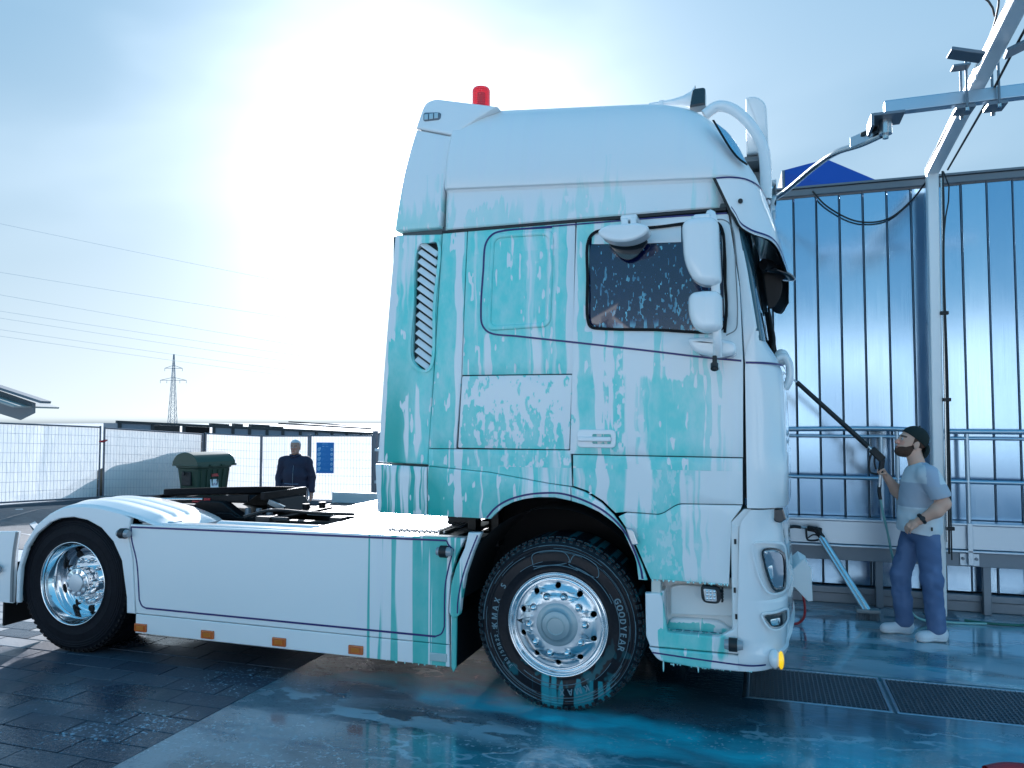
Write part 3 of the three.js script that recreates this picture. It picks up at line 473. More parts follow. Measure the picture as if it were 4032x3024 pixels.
const foamMap = tex(FTW, FTH, (u, v, o) => {
  const x = FX0 + u * FW, y = FY0 + v * FH; let [c, deep, al] = foamInfo(x, y); if (u < 0.01 || v > 0.995) c = 0;
  const n = fbm(x * 20, y * 12, 3), thin = 0.82 + 0.55 * (n - 0.5) + 0.1 * vn(x * 150, y * 60);
  const grime = 0.5 * fbm(x * 9, y * 1.2, 3);
  let r = 0.80 - 0.05 * grime, g = 0.815 - 0.03 * grime, b = 0.82 - 0.02 * grime;
  const a = clamp(c * mix(thin, 1, deep) * al), tr = mix(0.15, 0.001, deep), tg = mix(0.70, 0.42, deep), tb = mix(0.66, 0.37, deep);
  r = mix(r, tr, a); g = mix(g, tg, a); b = mix(b, tb, a);
  o[0] = 255 * Math.pow(r, 1 / 2.2); o[1] = 255 * Math.pow(g, 1 / 2.2); o[2] = 255 * Math.pow(b, 1 / 2.2);
  const k = (Math.min(FTH - 1, Math.floor(v * FTH)) * FTW + Math.min(FTW - 1, Math.floor(u * FTW))) * 4;
  foamRough[k] = 255 * c; foamRough[k + 1] = 255 * clamp(0.30 + 0.25 * c + 0.1 * n); foamRough[k + 2] = 0; foamRough[k + 3] = 255;
});
const foamRoughT = new THREE.DataTexture(foamRough, FTW, FTH, THREE.RGBAFormat); foamRoughT.magFilter = THREE.LinearFilter; foamRoughT.minFilter = THREE.LinearMipmapLinearFilter; foamRoughT.generateMipmaps = true; foamRoughT.needsUpdate = true;
M.soapy = phy(0xffffff, 1, { map: foamMap, roughnessMap: foamRoughT, bumpMap: foamRoughT, bumpScale: 0.0012, clearcoat: 0.35, clearcoatRoughness: 0.12 });

const truck = thing('truck', 'white semi truck tractor covered in teal soap at the washing place', 'truck');
const T = (name, geo, mat, label) => part(name, geo, mat, truck, label);
const side = (x, y) => -0.022 * (y - 1.75) * (y - 1.75) - 0.10 * Math.pow(Math.max(0, -0.98 - x), 1.5);   // slight bulge of the cab side
const OP = { zf: side, depth: 0.03, bevel: 0.005, edge: 0.12 };
const farSide = (g) => { const q = g.clone(); const p = q.attributes.position; for (let i = 0; i < p.count; i++) p.setZ(i, -2.6 - p.getZ(i)); if (q.index) q.index = null; const a = p.array; for (let i = 0; i + 8 < a.length; i += 9) for (let k = 0; k < 3; k++) { const t = a[i + k]; a[i + k] = a[i + 3 + k]; a[i + 3 + k] = t; } q.computeVertexNormals(); return q; };

// dark inner body and chassis behind the panels
T('cab_shell', mg([bx(-1.0, 1.0, 1.30, 2.90, -2.55, -0.06), bx(-0.98, 0.02, 1.18, 1.34, -2.5, -0.5), bx(1.0, 1.13, 1.25, 2.05, -2.45, -0.16), bx(0.62, 1.02, 0.80, 1.3, -2.5, -0.30), bx(-1.06, -0.98, 1.12, 2.86, -2.55, -0.05)]), std(rgb(0.10, 0.125, 0.135), 0.8));
T('chassis_frame', mg([bx(-4.7, 1.1, 0.62, 0.90, -0.98, -0.90), bx(-4.7, 1.1, 0.62, 0.90, -1.70, -1.62), bx(-4.6, -4.5, 0.62, 0.9, -1.62, -0.98), bx(-2.9, -2.8, 0.62, 0.9, -1.62, -0.98), bx(-0.9, -0.8, 0.6, 0.9, -1.62, -0.98), bx(-2.95, -0.75, 0.28, 0.86, -0.78, -0.06), bx(-2.95, -0.75, 0.28, 0.86, -2.54, -1.9), bx(0.55, 1.15, 0.42, 0.7, -2.4, -0.32), bx(-0.75, 1.05, 0.34, 0.9, -1.75, -0.85), bx(-3.05, -2.9, 0.3, 0.8, -2.4, -1.9), bx(-2.9, -0.8, 0.30, 0.62, -2.5, -0.5)]), M.black);
T('axle', mg([rod([0, 0.5, -2.3], [0, 0.5, -0.3], 0.07), rod([-3.62, 0.5, -2.3], [-3.62, 0.5, -0.3], 0.1), new THREE.SphereGeometry(0.22, 16, 12).translate(-3.62, 0.5, -1.3)]), M.grease);
T('wheel_arch_liner', mg([(() => { const r = []; for (let i = 0; i <= 20; i++) { const a = Math.PI * (0.02 + 0.96 * i / 20); r.push([[0.60 * Math.cos(a), 0.55 + 0.62 * Math.sin(a), -0.05], [0.60 * Math.cos(a), 0.55 + 0.62 * Math.sin(a), -0.62]]); } return grid(r); })(), bx(-0.62, 0.60, 0.45, 1.2, -0.70, -0.64)]), M.core);

// ---- cab side panels
T('rear_corner_panel', panel([[-1.135, 1.425], [-0.79, 1.415], [-0.757, 1.95], [-0.715, 2.845], [-1.035, 2.862, 0.02]], { ...OP, depth: 0.05, bevel: 0.012, steps: 3, holes: [[[-0.735, 2.80, 0.03], [-0.765, 2.02, 0.03], [-0.825, 1.985, 0.06], [-0.905, 2.06, 0.06], [-0.885, 2.75, 0.05], [-0.855, 2.80, 0.03]]] }), M.soapy);
{ const fr = ribbon([[-0.735, 2.80], [-0.75, 2.4], [-0.765, 2.02], [-0.80, 1.99], [-0.85, 2.0], [-0.905, 2.06], [-0.898, 2.4], [-0.885, 2.75], [-0.855, 2.80], [-0.80, 2.802]], 0.018, 0.004, { closed: true, zf: side, t: 0.006 }); const g = T('air_grille', fr, M.soapy);
  for (let i = 0; i < 14; i++) { const y = 2.03 + i * 0.0565; const g2 = panel([[-0.075, -0.017], [0.075, -0.017], [0.075, 0.017], [-0.075, 0.017]], { depth: 0.012, bevel: 0.003 }); g2.rotateX(-0.55).rotateZ(-0.62).translate(-0.822 + i * 0.0016, y, -0.030); sideUV(g2); part('slat', g2, M.white, g); }
  T('grille_recess', bx(-0.92, -0.72, 1.98, 2.82, -0.075, -0.06), M.core); }
T('side_strip', panel([[-0.780, 1.515], [-0.605, 1.515], [-0.570, 1.955], [-0.545, 2.85], [-0.705, 2.85], [-0.748, 1.95]], OP), M.soapy);
T('sleeper_panel', panel([[-0.563, 1.962], [0.128, 1.957], [0.138, 2.85], [-0.537, 2.85]], OP), M.soapy);
{ // embossed blind window
  T('blind_window', panel([[-0.405, 2.225, 0.05], [-0.005, 2.235, 0.06], [0.012, 2.815, 0.06], [-0.385, 2.82, 0.06]], { ...OP, z: 0.010, depth: 0.02, bevel: 0.010, steps: 3, holes: [[[-0.380, 2.255, 0.04], [-0.032, 2.262, 0.05], [-0.018, 2.788, 0.05], [-0.362, 2.792, 0.05]]] }), M.soapy);
}
{ const d = T('storage_door', panel([[-0.588, 1.520, 0.01], [0.103, 1.517, 0.01], [0.122, 1.949, 0.01], [-0.562, 1.953, 0.01]], OP), M.soapy); }
T('lower_strip', panel([[-0.784, 1.407], [-0.38, 1.377], [-0.02, 1.320], [0.118, 1.306], [0.110, 1.510], [-0.782, 1.508]], OP), M.soapy);
T('rear_skirt', panel([[-1.145, 1.41], [-0.792, 1.398], [-0.792, 1.105], [-1.13, 1.112]], { ...OP, z: 0.012 }), M.soapy);
const archOut = [[0.20, 1.272], [0.29, 1.216], [0.36, 1.15], [0.42, 1.07], [0.475, 0.97], [0.52, 0.87], [0.545, 0.795]];
const archIn = [[0.50, 0.795], [0.49, 0.89], [0.455, 1.005], [0.41, 1.065], [0.36, 1.112], [0.28, 1.165], [0.19, 1.203], [0.12, 1.222]];
T('wheel_arch_panel', panel([[-0.782, 1.402], [-0.38, 1.372], [-0.02, 1.315], [0.112, 1.300], [0.112, 1.224], [0.02, 1.240], [-0.08, 1.238], [-0.16, 1.226], [-0.24, 1.203], [-0.30, 1.172], [-0.35, 1.128], [-0.378, 1.10], [-0.782, 1.105]], { ...OP, z: 0.014, edge: 0.2 }), M.soapy);
T('wheel_arch_panel', panel([[0.118, 1.299], ...archOut, ...archIn], { ...OP, z: 0.014, edge: 0.2 }), M.soapy);
T('navy_stripe', ribbon([[-0.40, 1.105], [-0.345, 1.165], [-0.27, 1.212], [-0.16, 1.247], [-0.05, 1.262], [0.06, 1.262], [0.17, 1.235], [0.28, 1.187], [0.37, 1.122], [0.44, 1.035], [0.48, 0.95], [0.512, 0.86], [0.522, 0.80]], 0.011, 0.0145, { zf: side }), M.navy);
{ const l = T('arch_marker_lamp', panel([[0.435, 1.085, 0.01], [0.475, 1.075, 0.01], [0.505, 0.995, 0.01], [0.47, 0.99, 0.01]], { z: 0.034, depth: 0.02, bevel: 0.006 }), M.alloyDull); }

// ---- door
const doorWin = [[0.222, 2.782, 0.05], [0.218, 2.232, 0.05], [0.30, 2.214, 0.03], [0.985, 2.172, 0.06], [0.972, 2.79, 0.06]];
{ const d = T('door', panel([[0.110, 1.492], [1.068, 1.486], [1.076, 2.0], [1.062, 2.42], [1.008, 2.828, 0.01], [0.149, 2.85]], { ...OP, holes: [doorWin] }), M.soapy);
  part('window_seal', ribbon([[0.222, 2.74], [0.216, 2.5], [0.217, 2.27], [0.235, 2.226], [0.30, 2.212], [0.6, 2.195], [0.95, 2.178], [0.985, 2.22], [0.985, 2.5], [0.975, 2.74], [0.94, 2.785], [0.6, 2.783], [0.27, 2.785]], 0.016, 0.001, { closed: true, zf: side, t: 0.006 }), M.rubber, d);
  const spots = tex(1024, 1024, (u, v, o) => { const x = 0.2 + u * 0.8, y = 2.15 + v * 0.66, b = 0.55 * vn(x * 75, y * 30) + 0.45 * vn(x * 150 + 5, y * 70); const th = 0.665 + 0.09 * sst(2.3, 2.72, y) - 0.03 * sst(0.75, 0.9, x); let c = sst(th, th + 0.05, b) * (0.45 + 0.55 * vn(x * 30, y * 20)); c = Math.max(c, sst(0.55, 0.6, vn(x * 60, y * 30)) * sst(2.27, 2.22, y + 0.03 * (vn(x * 30, 3) - 0.5)) * 0.8); if (x < 0.24) c *= 0.5;
    const k = c; o[0] = mix(6, 120, k); o[1] = mix(20, 190, k); o[2] = mix(58, 205, k); });
  const g = panel([[0.225, 2.775, 0.05], [0.222, 2.235, 0.05], [0.30, 2.218, 0.03], [0.98, 2.176, 0.06], [0.968, 2.785, 0.06]], { z: -0.012, depth: 0.008, bevel: 0.001, zf: side, edge: 0.2 });
  const p = g.attributes.position, uv = g.attributes.uv; for (let i = 0; i < p.count; i++) uv.setXY(i, (p.getX(i) - 0.2) / 0.8, (p.getY(i) - 2.15) / 0.66);
  part('window', g, phy(0xffffff, 0.14, { map: spots, clearcoat: 1, clearcoatRoughness: 0.03 }), d);
  part('sun_blind', panel([[0.24, 2.775, 0.02], [0.24, 2.715], [0.45, 2.70], [0.75, 2.69], [0.75, 2.78]], { z: -0.004, depth: 0.006, bevel: 0.001, zf: side, edge: 0.2 }), M.soapy, d);
  const h = part('door_handle', panel([[0.155, 1.632, 0.03], [0.378, 1.630, 0.03], [0.378, 1.528, 0.03], [0.155, 1.530, 0.03]], { z: 0.016, depth: 0.020, bevel: 0.006, holes: [[[0.24, 1.612, 0.015], [0.358, 1.611, 0.015], [0.358, 1.545, 0.015], [0.24, 1.546, 0.015]]] }), M.white, d);
  part('grip', bx(0.162, 0.355, 1.564, 1.592, 0.005, 0.034, 0.008), M.white, h);
  part('grip_recess', bx(0.236, 0.362, 1.542, 1.616, -0.028, -0.002), M.soapy, h);
  part('recess_trim', ribbon([[0.90, 2.80], [0.985, 2.795], [1.028, 2.75], [1.045, 2.5], [1.05, 2.25], [1.04, 2.18], [0.99, 2.15]], 0.006, 0.001, { zf: side }), M.greyTrim, d);
}
T('door_step_panel', panel([[0.128, 1.484], [1.066, 1.478], [1.063, 1.232], [0.72, 1.227, 0.03], [0.625, 1.163, 0.03], [0.432, 1.170], [0.372, 1.162], [0.30, 1.228], [0.21, 1.282], [0.128, 1.308]], OP), M.soapy);
T('step_cover_panel', panel([[0.436, 1.163], [0.625, 1.156, 0.03], [0.722, 1.220, 0.03], [1.060, 1.225], [1.052, 1.205], [1.003, 1.14], [0.985, 0.795], [0.565, 0.80], [0.535, 0.87], [0.49, 0.975], [0.435, 1.075], [0.39, 1.14]], OP), M.soapy);
T('navy_stripe', ribbon([[0.0, 2.832], [-0.30, 2.835], [-0.375, 2.818], [-0.418, 2.765], [-0.432, 2.6], [-0.444, 2.35], [-0.435, 2.265], [-0.39, 2.215], [-0.2, 2.185], [0.14, 2.138], [0.56, 2.078], [0.85, 2.035], [1.068, 2.008]], 0.011, 0.001, { zf: side }), M.navy);
// dark gutter under the roof
T('roof_gutter', bx(-0.71, 1.0, 2.848, 2.866, -0.08, -0.022, 0.003), M.black);
T('gutter_trim', ribbon([[-0.30, 2.838], [0.2, 2.838], [0.7, 2.838], [1.0, 2.832]], 0.008, 0.002, { zf: side }), M.navy);

// ---- front: nose, pillar, windscreen
function plan(x0, xm, xc, R, n = 2.3) {                            // half plan outline from the side (z=0) round the corner to the centre, then mirrored
  const h = []; for (let i = 0; i <= 14; i++) { const a = Math.PI / 2 * i / 14, cx = Math.pow(Math.sin(a), 2 / n), cz = Math.pow(Math.cos(a), 2 / n); h.push([x0 + (xm - x0) * cx, -R * (1 - cz)]); }
  for (const t of [0.2, 0.5, 0.8, 1]) h.push([xm + (xc - xm) * t * (2 - t), -R + (-1.3 + R) * t]);
  const f = h.slice(0, -1).reverse().map(([x, z]) => [x, -2.6 - z]); return h.concat(f);
}
const loft = (list, o) => grid(list.map(([y, ...a]) => plan(...a).map(([x, z]) => [x, typeof y === 'function' ? y(x, z) : y, z])), { crease: 0.9, ...o });
T('front_corner_panel', loft([[1.213, 1.088, 1.30, 1.34, 0.30], [1.22, 1.086, 1.308, 1.345, 0.30], [1.5, 1.086, 1.310, 1.350, 0.31], [1.51, 1.086, 1.302, 1.342, 0.31], [1.8, 1.086, 1.298, 1.335, 0.32], [1.95, 1.086, 1.288, 1.325, 0.33], [2.03, 1.088, 1.262, 1.30, 0.33], [2.09, 1.10, 1.225, 1.27, 0.32], [2.14, 1.12, 1.195, 1.245, 0.30], [2.17, 1.135, 1.18, 1.23, 0.28]]), M.white);
T('navy_stripe', (() => { const A = plan(1.088, 1.290, 1.327, 0.33), B = A.map(([x, z]) => [x + 0.002, z + (z > -0.25 ? 0.002 : 0)]).slice(0, 18); return grid([B.map(([x, z]) => [x, 1.992 - 0.03 * (x - 1.09), z]), B.map(([x, z]) => [x - 0.0005, 2.004 - 0.03 * (x - 1.09), z])]); })(), M.navy);
T('pillar', panel([[1.084, 2.0], [1.150, 2.19], [1.12, 2.40], [1.075, 2.735], [1.02, 2.82], [1.066, 2.43]], { z: -0.012, depth: 0.09, bevel: 0.012, zf: side, edge: 0.15, steps: 3 }), M.white);
T('windscreen', loft([[2.12, 1.155, 1.205, 1.255, 0.35], [2.3, 1.128, 1.185, 1.235, 0.35], [2.5, 1.10, 1.16, 1.21, 0.35], [2.75, 1.062, 1.13, 1.18, 0.35]].map(([y, ...a]) => [y, ...a])).translate(0, 0, -0.03).scale(1, 1, 0.975), phy(rgb(0.02, 0.055, 0.075), 0.05, { clearcoat: 1, clearcoatRoughness: 0.02 }));
{ // wipers at the foot of the windscreen
  for (const dz of [0, -0.8]) { const w = T('wiper', mg([tube([[1.235, 2.08, -0.55 + dz], [1.245, 2.16, -0.42 + dz], [1.222, 2.28, -0.34 + dz]], 0.009), tube([[1.215, 2.32, -0.22 + dz], [1.235, 2.22, -0.36 + dz], [1.258, 2.09, -0.60 + dz]], 0.007)]), M.black); part('wiper_blade', bar([1.207, 2.30, -0.25 + dz], [1.245, 2.07, -0.70 + dz], 0.012, 0.03, V(1, 0, 0)), M.rubber, w); }
  T('front_grab_handle', mg([tube([[1.26, 2.05, -0.45], [1.30, 2.06, -0.45], [1.325, 2.02, -0.45], [1.325, 1.92, -0.45], [1.30, 1.87, -0.45]], 0.022), new THREE.SphereGeometry(0.05, 14, 10).scale(0.9, 1, 1.2).translate(1.285, 2.06, -0.5)]), M.white);
}
// ---- roof
{
  const row = (y, ins, xf, sh, R = 0.34, xr = -0.70) => {
    const h = [], cx = xf; h.push([xr, -1.3], [xr, -0.4 - ins], [xr + 0.005, -ins - 0.03]); for (let i = 0; i <= 5; i++) h.push([mix(xr + 0.03, xf - R * 0.9, i / 5), -ins]);
    for (let i = 1; i <= 10; i++) { const a = Math.PI / 2 * i / 10, n = 2 / 2.2; h.push([xf - R * 0.9 + R * 0.9 * Math.pow(Math.sin(a), n), -ins - R * (1 - Math.pow(Math.cos(a), n))]); }
    for (const t of [0.3, 0.65, 1]) h.push([xf + 0.05 * t * (2 - t), mix(-ins - R, -1.3, t)]);
    return h.concat(h.slice(0, -1).reverse().map(([x, z]) => [x, -2.6 - z])).map(([x, z]) => [x, y + sh * (0.94 - x), z]);
  };
  const rows = [row(2.868, 0.025, 1.10, 0), row(2.876, 0.018, 1.105, 0), row(2.95, 0.022, 1.13, 0.02), row(3.015, 0.032, 1.15, 0.055), row(3.030, 0.024, 1.16, 0.055), row(3.036, 0.004, 1.18, 0.055), row(3.05, 0.0, 1.185, 0.055), row(3.12, 0.006, 1.158, 0.06), row(3.20, 0.022, 1.115, 0.065), row(3.28, 0.045, 1.062, 0.07), row(3.36, 0.078, 1.015, 0.075), row(3.43, 0.115, 0.968, 0.08), row(3.49, 0.158, 0.92, 0.085), row(3.535, 0.205, 0.875, 0.085), row(3.57, 0.265, 0.82, 0.085), row(3.592, 0.335, 0.75, 0.085), row(3.606, 0.43, 0.66, 0.085), row(3.614, 0.6, 0.5, 0.08, 0.3), row(3.616, 1.0, 0.2, 0.07, 0.2)];
  T('roof', grid(rows, { crease: 0.5 }), M.soapy);
  const fz = (x, y) => -0.012 - 0.26 * Math.pow(Math.max(0, y - 2.88), 2) * 0.9 - 0.05 * Math.pow(Math.max(0, -0.95 - x), 1.2);
  T('rear_fairing', panel([[-1.03, 2.885, 0.02], [-0.985, 3.25], [-0.935, 3.57], [-0.645, 3.475], [-0.665, 3.40], [-0.712, 3.06], [-0.722, 2.885]], { depth: 0.35, bevel: 0.012, zf: fz, edge: 0.12, steps: 3 }), M.soapy);
  T('fairing_cap', panel([[-0.934, 3.578], [-0.905, 3.70], [-0.885, 3.755, 0.03], [-0.82, 3.772, 0.03], [-0.385, 3.655], [-0.52, 3.585], [-0.605, 3.53], [-0.64, 3.485]], { depth: 0.45, bevel: 0.014, zf: (x, y) => -0.05 - 0.22 * Math.max(0, y - 3.3), edge: 0.12, steps: 3 }), M.white);
  const l = T('marker_lamp', panel([[-0.885, 3.675, 0.02], [-0.765, 3.662, 0.02], [-0.765, 3.612, 0.02], [-0.885, 3.615, 0.02]], { z: -0.115, depth: 0.03, bevel: 0.008 }), M.galvDark); for (let i = 0; i < 3; i++) part('led', bx(-0.875 + i * 0.035, -0.847 + i * 0.035, 3.622, 3.658, -0.113, -0.108), M.alloyDull, l);
  // beacon
  const prof = [[0, 0.165], [0.035, 0.165], [0.056, 0.158], [0.062, 0.145]]; for (let i = 0; i < 9; i++) { const y = 0.142 - i * 0.015; prof.push([0.063, y], [0.060, y - 0.004], [0.063, y - 0.010]); } prof.push([0.063, 0]);
  const be = T('beacon', new THREE.LatheGeometry(prof.map((p) => new THREE.Vector2(...p)).reverse(), 28).translate(-0.665, 3.845, -0.6), phy(rgb(0.85, 0.005, 0.03), 0.18, { transmission: 0.55, thickness: 0, clearcoat: 1, side: THREE.DoubleSide }));
  part('bulb', mg([rod([-0.665, 3.80, -0.6], [-0.665, 3.97, -0.6], 0.028, 0.028, 12)]), phy(rgb(0.6, 0.01, 0.02), 0.3), be); part('beacon_foot', rod([-0.665, 3.66, -0.6], [-0.665, 3.846, -0.6], 0.066, 0.064, 20), M.whitePlastic, be);
  // horn and lamp on the roof front
  T('air_horn', mg([new THREE.LatheGeometry([[0.012, 0], [0.014, 0.08], [0.02, 0.16], [0.032, 0.22], [0.055, 0.27], [0.085, 0.295], [0.075, 0.292], [0.03, 0.25], [0.01, 0.2]].map((p) => new THREE.Vector2(...p)), 22).rotateZ(-Math.PI / 2).translate(0.50, 3.745, -0.62), rod([0.58, 3.70, -0.62], [0.58, 3.76, -0.62], 0.02)]), M.white);
  T('roof_lamp', panel([[0.765, 3.66], [0.86, 3.665], [0.862, 3.775, 0.02], [0.785, 3.775, 0.02]], { z: -0.52, depth: 0.12, bevel: 0.012 }), M.blackGloss);
  const bar1 = [[0.86, 3.555], [0.94, 3.60], [1.02, 3.575], [1.10, 3.50], [1.165, 3.40], [1.20, 3.31], [1.212, 3.2], [1.212, 3.0]];
  T('roof_bar', mg([tube(bar1.map(([x, y]) => [x, y, -0.42]), 0.034, { seg: 40, rad: 12 }), tube(bar1.map(([x, y]) => [x, y, -2.18]), 0.034, { seg: 40, rad: 12 }), tube([[1.205, 3.28, -0.42], [1.215, 3.29, -1.3], [1.205, 3.28, -2.18]], 0.030, { seg: 16 }), tube([[1.21, 3.02, -0.42], [1.24, 3.02, -1.3], [1.21, 3.02, -2.18]], 0.026, { seg: 16 })]), M.white);
  T('light_box', panel([[1.105, 3.325], [1.105, 3.675, 0.01], [1.16, 3.678, 0.03], [1.222, 3.63, 0.05], [1.232, 3.33, 0.01]], { z: -0.52, depth: 1.56, bevel: 0.012, steps: 3 }), M.whitePlastic);
  T('light_box_frame', mg([bx(1.215, 1.24, 2.93, 3.33, -0.62, -0.55), bx(1.215, 1.24, 2.93, 3.33, -2.05, -1.98), bx(1.09, 1.22, 3.285, 3.318, -2.0, -0.56), bx(1.12, 1.2, 3.14, 3.26, -0.85, -0.7)]), M.greyTrim);
  for (const z of [-0.75, -1.1, -1.5, -1.85]) { const f = T('spot_lamp', new THREE.CylinderGeometry(0.085, 0.06, 0.08, 20).rotateZ(-Math.PI / 2).translate(1.235, 3.13, z), M.chrome); part('lamp_glass', new THREE.CylinderGeometry(0.078, 0.078, 0.006, 20).rotateZ(-Math.PI / 2).translate(1.278, 3.13, z), M.lens, f); }
  // corner lamp let into the roof front
  const lz = (x, y) => { const xf = 1.185 - Math.max(0, y - 3.05) * 0.42 - 0.7 * Math.max(0, y - 3.05) ** 2 * 0.3 + 0.03, ins = 0.36 * Math.max(0, y - 3.07) ** 2 + 0.01, R = 0.34, t = clamp((x - (xf - R * 0.9)) / (R * 0.9)); return -ins - R * (1 - Math.pow(Math.max(0, 1 - Math.pow(t, 2.2)), 1 / 2.2)) + 0.012; };
  const hl = T('roof_corner_lamp', panel([[0.935, 3.385, 0.01], [1.005, 3.33, 0.03], [1.06, 3.25, 0.05], [1.11, 3.125, 0.01], [1.055, 3.17, 0.05], [0.985, 3.27, 0.05]], { depth: 0.02, bevel: 0.004, zf: lz, edge: 0.03 }), phy(rgb(0.45, 0.55, 0.65), 0.12, { metalness: 0.9, clearcoat: 1 }));
  part('lamp_seal', ribbon([[0.931, 3.392], [0.975, 3.30], [1.028, 3.20], [1.07, 3.145], [1.112, 3.118]], 0.012, 0.002, { zf: lz, t: 0.005 }), M.rubber, hl);
}
{ // sun visor wrapping the top of the windscreen
  const top = [[0.945, 3.028, 0.006], [1.02, 3.026, 0.004], [1.10, 3.015, -0.02], [1.165, 2.995, -0.09], [1.20, 2.975, -0.22], [1.225, 2.96, -0.5], [1.25, 2.955, -1.3]];
  const bot = [[1.025, 2.84, 0.006], [1.048, 2.80, 0.006], [1.075, 2.745, 0.006], [1.13, 2.705, -0.005], [1.235, 2.665, -0.06], [1.31, 2.565, -0.28], [1.36, 2.50, -1.3]];
  const cv = (pts) => new THREE.CatmullRomCurve3(pts.map((p) => V(...p)), false, 'centripetal').getPoints(36).map((p) => p.toArray());
  const A = cv(top), B = cv(bot), rows = []; for (let j = 0; j <= 8; j++) { const t = j / 8; rows.push(A.map((a, i) => { const b = B[i], k = 0.018 * Math.sin(Math.PI * t) * (i / 36); return [mix(a[0], b[0], t) + k, mix(a[1], b[1], t), mix(a[2], b[2], t)]; })); }
  const full = rows.map((r) => r.concat(r.slice(0, -1).reverse().map(([x, y, z]) => [x, y, -2.6 - z])));
  const v = T('sun_visor', grid(full, { crease: 1 }), M.white);
  part('visor_underside', grid(full.map((r) => r.map(([x, y, z]) => [x - 0.018, y + 0.004, mix(z, -1.3, 0.01)])), { crease: 1, flip: true }), M.black, v);
  const st = B.slice(0).map(([x, y, z]) => [x, y, z]); part('navy_stripe', grid([B.map(([x, y, z], i) => [x + 0.001 + 0.002 * i / 36, y + 0.022, z + 0.003]), B.map(([x, y, z], i) => [x + 0.002, y + 0.012, z + 0.004])]), M.navy, v);
  part('navy_stripe', grid([A.map(([x, y, z], i) => [x + 0.002, y + 0.001, z + 0.004]), A.map(([x, y, z], i) => [x + 0.003, y - 0.008, z + 0.004])]), M.navy, v);
  part('fixing_bolt', new THREE.CylinderGeometry(0.013, 0.013, 0.014, 14).rotateX(Math.PI / 2).translate(1.075, 2.885, 0.006), M.black, v);
}
// ---- mirrors
const soft = (pts, z, depth, bev) => panel(pts, { z, depth, bevel: bev, steps: 7, curve: 14 });
{
  const m = T('mirror_arm', mg([tube([[0.90, 2.76, 0.10], [0.93, 2.77, 0.22], [0.945, 2.70, 0.24], [0.95, 2.36, 0.24], [0.955, 2.1, 0.24], [0.955, 2.02, 0.20]], 0.024, { seg: 40 }), tube([[0.90, 2.74, 0.0], [0.91, 2.755, 0.12]], 0.03)]), M.white);
  const m1 = (x, y, z) => { const t = clamp((y - 2.38) / 0.36), lean = 0.012 * (1 - t), k = smax(rbox([0.876 + lean, 2.56, 0.245], [0.094, 0.178, 0.085], 0.045)(x, y, z), (0.80 - x) * 0.82 + (2.475 - y) * 0.57, 0.05); return smax(k, (z - 0.245) * 0.8 + Math.abs(x - 0.88) * 0.35 - 0.082, 0.05); };
  part('mirror_housing', nets(m1, [0.75, 2.35, 0.14], [1.0, 2.77, 0.36], 0.006), M.white, m);
  const m2 = (x, y, z) => smax(smax(rbox([0.897, 2.246, 0.25], [0.086, 0.106, 0.08], 0.042)(x, y, z), (0.835 - x) * 0.8 + (2.175 - y) * 0.6, 0.04), (z - 0.25) * 0.8 + Math.abs(x - 0.90) * 0.35 - 0.075, 0.05);
  part('mirror_housing', nets(m2, [0.78, 2.1, 0.14], [1.02, 2.38, 0.36], 0.006), M.white, m);
  part('mirror_cap', bx(0.84, 0.93, 2.725, 2.765, 0.17, 0.27, 0.018), M.white, m);
  part('mirror_base', soft([[0.79, 2.125, 0.03], [0.93, 2.125, 0.03], [1.045, 2.095, 0.03], [1.045, 2.03, 0.03], [0.95, 2.02, 0.04], [0.83, 2.045, 0.05]], 0.16, 0.19, 0.022), M.white, m);
  part('mirror_edge', ribbon([[0.985, 2.70], [0.992, 2.55], [0.99, 2.42], [0.995, 2.30], [0.985, 2.16]], 0.014, 0.05, { t: 0.02 }), M.rubber, m);
  const c = part('side_camera', mg([bx(0.915, 0.965, 1.945, 1.985, 0.19, 0.25, 0.012)]), M.alloyDull, m); part('camera_body', mg([rod([0.94, 1.975, 0.24], [0.94, 1.95, 0.26], 0.02), bx(0.93, 0.953, 1.94, 2.02, 0.235, 0.27, 0.008)]), M.black, c);
  const k = T('kerb_mirror', soft([[0.315, 2.735, 0.04], [0.37, 2.762, 0.03], [0.55, 2.762, 0.03], [0.605, 2.735, 0.04], [0.585, 2.695, 0.04], [0.52, 2.668, 0.06], [0.46, 2.662, 0.06], [0.39, 2.672, 0.06], [0.335, 2.70, 0.04]], 0.20, 0.14, 0.018), M.white);
  part('mirror_bracket', mg([bx(0.435, 0.475, 2.755, 2.815, 0.05, 0.12, 0.01), bx(0.487, 0.52, 2.755, 2.815, 0.05, 0.12, 0.01), bx(0.43, 0.525, 2.80, 2.835, -0.03, 0.11, 0.012)]), M.white, k);
  part('mirror_glass', panel([[0.34, 2.705, 0.03], [0.58, 2.705, 0.03], [0.50, 2.60, 0.06], [0.42, 2.60, 0.06]], { z: 0.02, depth: 0.01, bevel: 0.003 }), M.blackGloss, k);
  const f = T('front_mirror', mg([rod([1.19, 2.60, -0.36], [1.23, 2.60, -0.40], 0.035, 0.03, 14), tube([[1.2, 2.60, -0.38], [1.25, 2.59, -0.40], [1.28, 2.575, -0.42]], 0.018)]), M.black);
  part('mirror_head', new THREE.SphereGeometry(0.075, 22, 14).scale(1.25, 0.36, 1.4).rotateZ(-0.42).translate(1.285, 2.555, -0.46), M.blackGloss, f);
  part('mirror_plate', panel([[1.19, 2.58, 0.02], [1.285, 2.56, 0.02], [1.30, 2.50, 0.05], [1.285, 2.42, 0.04], [1.245, 2.36, 0.03], [1.215, 2.355, 0.01]], { z: -0.5, depth: 0.012, bevel: 0.004 }), M.grease, f);
}
